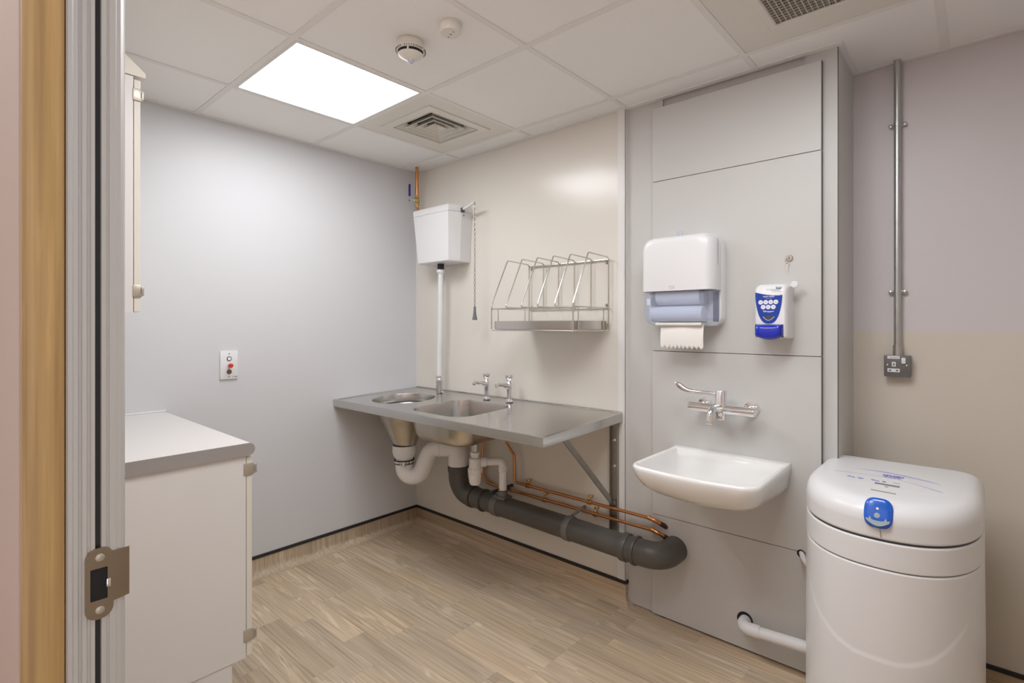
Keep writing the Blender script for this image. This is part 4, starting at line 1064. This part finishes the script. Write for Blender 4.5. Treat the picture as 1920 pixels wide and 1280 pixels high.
obj('display_slot', prism(B(), [(2.701, -.244), (2.766, -.246), (2.766, -.262), (2.701, -.260)], zt, zt + .0008), 'ink_grey', pl, smooth=False)
obj('warning_lamp', prism(B(), [(2.729, -.272), (2.738, -.273), (2.740, -.281), (2.731, -.280)], zt, zt + .0006), 'ink_red', pl, smooth=False)
obj('handle_slot', prism(B(), [(2.702, -.334), (2.766, -.338), (2.766, -.345), (2.702, -.341)], .8505, .8526), 'ink_grey', t, smooth=False)

# ================================================================ SOCKET, CONDUIT, CALL PLATE
t = thing('wall_socket', 'grey metal-clad single socket on beige lower wall', 'socket', (2.7055, YR, 1.19))
Y0 = YR - .044
sb = obj('back_box', bx(2.663, 2.748, Y0 + .006, YR, 1.149, 1.232, bev=.003), 'socket_grey', t)
fp = obj('face_plate', bx(2.662, 2.749, Y0, Y0 + .007, 1.148, 1.233, bev=.003), 'socket_grey', t)
obj('switch_rocker', bx(2.720, 2.7335, Y0 - .005, Y0 + .002, 1.201, 1.224, bev=.0015), 'plastic_white', fp)
for (x0, x1, z0, z1) in ((2.6885, 2.7015, 1.1885, 1.2065), (2.674, 2.7145, 1.1665, 1.1805)):
    obj('pin_insert', bx(x0, x1, Y0 - .0012, Y0 + .002, z0, z1, bev=.0008), 'plastic_white', fp)
for (x0, x1, z0, z1) in ((2.6932, 2.6972, 1.193, 1.2015), (2.6795, 2.6865, 1.171, 1.176), (2.7020, 2.7090, 1.171, 1.176)):
    obj('pin_hole', bx(x0, x1, Y0 - .0016, Y0 + .002, z0, z1), 'ink_dark', fp, smooth=False)
lbq = obj('label_strip', bx(2.674, 2.714, Y0 - .0008, Y0 + .001, 1.2195, 1.2300), 'label_white', fp, smooth=False)
bm = B(); x = 2.680
while x < 2.709:
    w_ = random.uniform(.001, .0035); box(bm, x, x + w_, Y0 - .0011, Y0, 1.2232, 1.2258); x += w_ + .0009
obj('printed_line', bm, 'ink_grey', lbq, smooth=False)
for x in (2.6735, 2.7365): screw(fp, 'screw', (x, Y0, 1.1945), (0, -1, 0), .0034)
t = thing('conduit', 'galvanised steel conduit running from ceiling down to socket', 'conduit', (2.705, YR - .024, 1.232))
CY = YR - .024
obj('tube', tb([(2.705, CY, 1.236), (2.705, CY, 2.42)], .0125, seg=24), 'galvanised', t)
obj('coupler', lathe(B(), [(.0155, 0), (.0155, .040), (.013, .041)], (2.705, CY, 1.232), (0, 0, 1), 24), 'galvanised', t)
for z in (2.148, 1.484):
    bm = B(); lathe(bm, [(.0135, -.006), (.0145, -.006), (.0145, .006), (.0135, .006)], (2.705, CY, z), (0, 0, 1), 24)
    box(bm, 2.680, 2.730, CY + .014, CY + .017, z - .006, z + .006, bev=.001)
    sd = obj('saddle', bm, 'galvanised', t)
    for x in (2.6815, 2.7285): obj('saddle_screw', lathe(B(), [(.0075, 0), (.0075, .012), (.004, .014)], (x, CY + .018, z), (0, -1, 0), 14), 'galvanised', sd)

t = thing('call_plate', 'white wall plate with call button, red knob and amber socket', 'wall plate', (0, -1.191, 1.145))
obj('plate', bx(0, .009, -1.2325, -1.1495, 1.0715, 1.2185, bev=.002), 'plastic_white', t)
def dial(z, r, mt1, mt2, nm):
    o_ = obj(nm, lathe(B(), [(r, 0), (r, .003), (r * .72, .003)], (.009, -1.191, z), (1, 0, 0), 28), mt1, t)
    obj('dial_face', lathe(B(), [(r * .70, 0), (r * .70, .0032)], (.009, -1.191, z), (1, 0, 0), 24), mt2, o_)
dial(1.178, .0115, 'ink_dark', 'label_white', 'reset_button'); dial(1.110, .0115, 'ink_dark', 'amber_dark', 'amber_socket')
obj('red_knob', lathe(B(), [(.006, 0), (.006, .014), (.0105, .016), (.0112, .026), (.009, .030), (.003, .031)], (.009, -1.191, 1.143), (1, 0, 0), 24), 'red_plastic', t)
for z in (1.2035, 1.0845): screw(t, 'screw', (.009, -1.191, z), (1, 0, 0), .003, 'grey_handle')
text_mesh('lettering', 'C-TEC', .009, 'ink_dark', t, (.0092, -1.1645, 1.083), (0, 1, 0), (0, 0, 1), .0001, bold=.0002)

# ================================================================ CABINETS
EX = 1.0           # free end of the base unit
t = thing('base_cabinet', 'low grey base cupboard seen end-on with metal hinges', 'cabinet', (.5, -1.77, 0))
obj('carcass', bx(.004, EX - .019, -2.055, -1.486, .185, .894), 'melamine_grey', t, smooth=False)
obj('end_panel', bx(EX - .0185, EX, -2.055, -1.482, .185, .894, bev=.0008, seg=1), 'melamine_grey', t, smooth=False)
obj('plinth', bx(.004, EX - .004, -2.055, -1.526, 0, .184), 'melamine_grey', t, smooth=False)
for x0, x1 in ((.004, .498), (.502, EX - .001)):
    dr = obj('door', bx(x0, x1, -1.480, -1.462, .190, .889, bev=.001, seg=1), 'melamine_cream', t, smooth=False)
    if x0 > .4:
        for zh in (.846, .262):
            bm = B(); box(bm, EX - .004, EX + .004, -1.4905, -1.457, zh - .021, zh + .021, bev=.0015); box(bm, EX - .012, EX + .005, -1.459, -1.4475, zh - .017, zh + .017, bev=.002)
            h_ = obj('hinge', bm, 'hinge_metal', dr)
            obj('hinge_slot', bx(EX + .0045, EX + .0056, -1.4565, -1.4535, zh - .011, zh + .011), 'ink_grey', h_, smooth=False)
    else: obj('handle', tb([(.46, -1.462, .80), (.46, -1.432, .80), (.46, -1.432, .70), (.46, -1.462, .70)], .005, rad=.01, seg=10), 'hinge_metal', dr)
t = thing('cabinet_worktop', 'pale grey laminate worktop with bullnose edge on base cupboard', 'worktop', (.5, -1.77, .895))
prof = [(-2.057, .896), (-2.057, .940), (-1.478, .940)] + [(-1.478 + .0218 * math.sin(PI * k / 10), .918 + .0220 * math.cos(PI * k / 10)) for k in range(1, 11)]
bm = loft(B(), [[(.003, p[0], p[1]) for p in prof], [(EX + .010, p[0], p[1]) for p in prof]])
obj('slab', bm, 'worktop_grey', t, angle=25)
bm = loft(B(), [[(EX + .0099, p[0], p[1] - .0001) for p in prof], [(EX + .0115, p[0], p[1] - .0001) for p in prof]])
ep = obj('edging', bm, 'worktop_edge', t, angle=25); ep['label'] = 'dark grey edging strip'
nose = [(-1.478 + .0222 * math.sin(PI * k / 16), .918 + .0224 * math.cos(PI * k / 16)) for k in range(4, 17)] + [(-1.478, .9165), (-1.466, .9165)]
obj('upstand_seal', bx(.002, .010, -2.055, -1.465, .9402, .948, bev=.002), 'plastic_white', t)

WX = .985
t = thing('wall_cabinet', 'tall grey wall cupboard with sloping top, seen end-on', 'cabinet', (.5, -1.93, 1.39))
obj('carcass', bx(.004, WX - .019, -2.055, -1.804, 1.392, 2.116), 'melamine_grey', t, smooth=False)
obj('end_panel', bx(WX - .0185, WX, -2.055, -1.801, 1.390, 2.116), 'melamine_grey', t, smooth=False)
poly = [(-2.055, 2.119), (-1.770, 2.119), (-1.770, 2.133), (-2.055, 2.372)]
obj('sloping_top', prism(B(), poly, .004, WX + .002, 'yz'), 'melamine_cream', t, smooth=False)
for x0, x1 in ((.004, .490), (.494, WX - .001)):
    dr = obj('door', bx(x0, x1, -1.799, -1.783, 1.394, 2.108, bev=.001, seg=1), 'melamine_cream', t, smooth=False)
    if x0 > .4:
        for zh in (2.062, 1.458):
            bm = B(); box(bm, WX - .004, WX + .004, -1.8025, -1.780, zh - .019, zh + .019, bev=.0015); box(bm, WX - .012, WX + .005, -1.782, -1.7745, zh - .015, zh + .015, bev=.002)
            h_ = obj('hinge', bm, 'hinge_metal', dr)
            obj('hinge_slot', bx(WX + .0045, WX + .0056, -1.7825, -1.7795, zh - .008, zh + .008), 'ink_grey', h_, smooth=False)
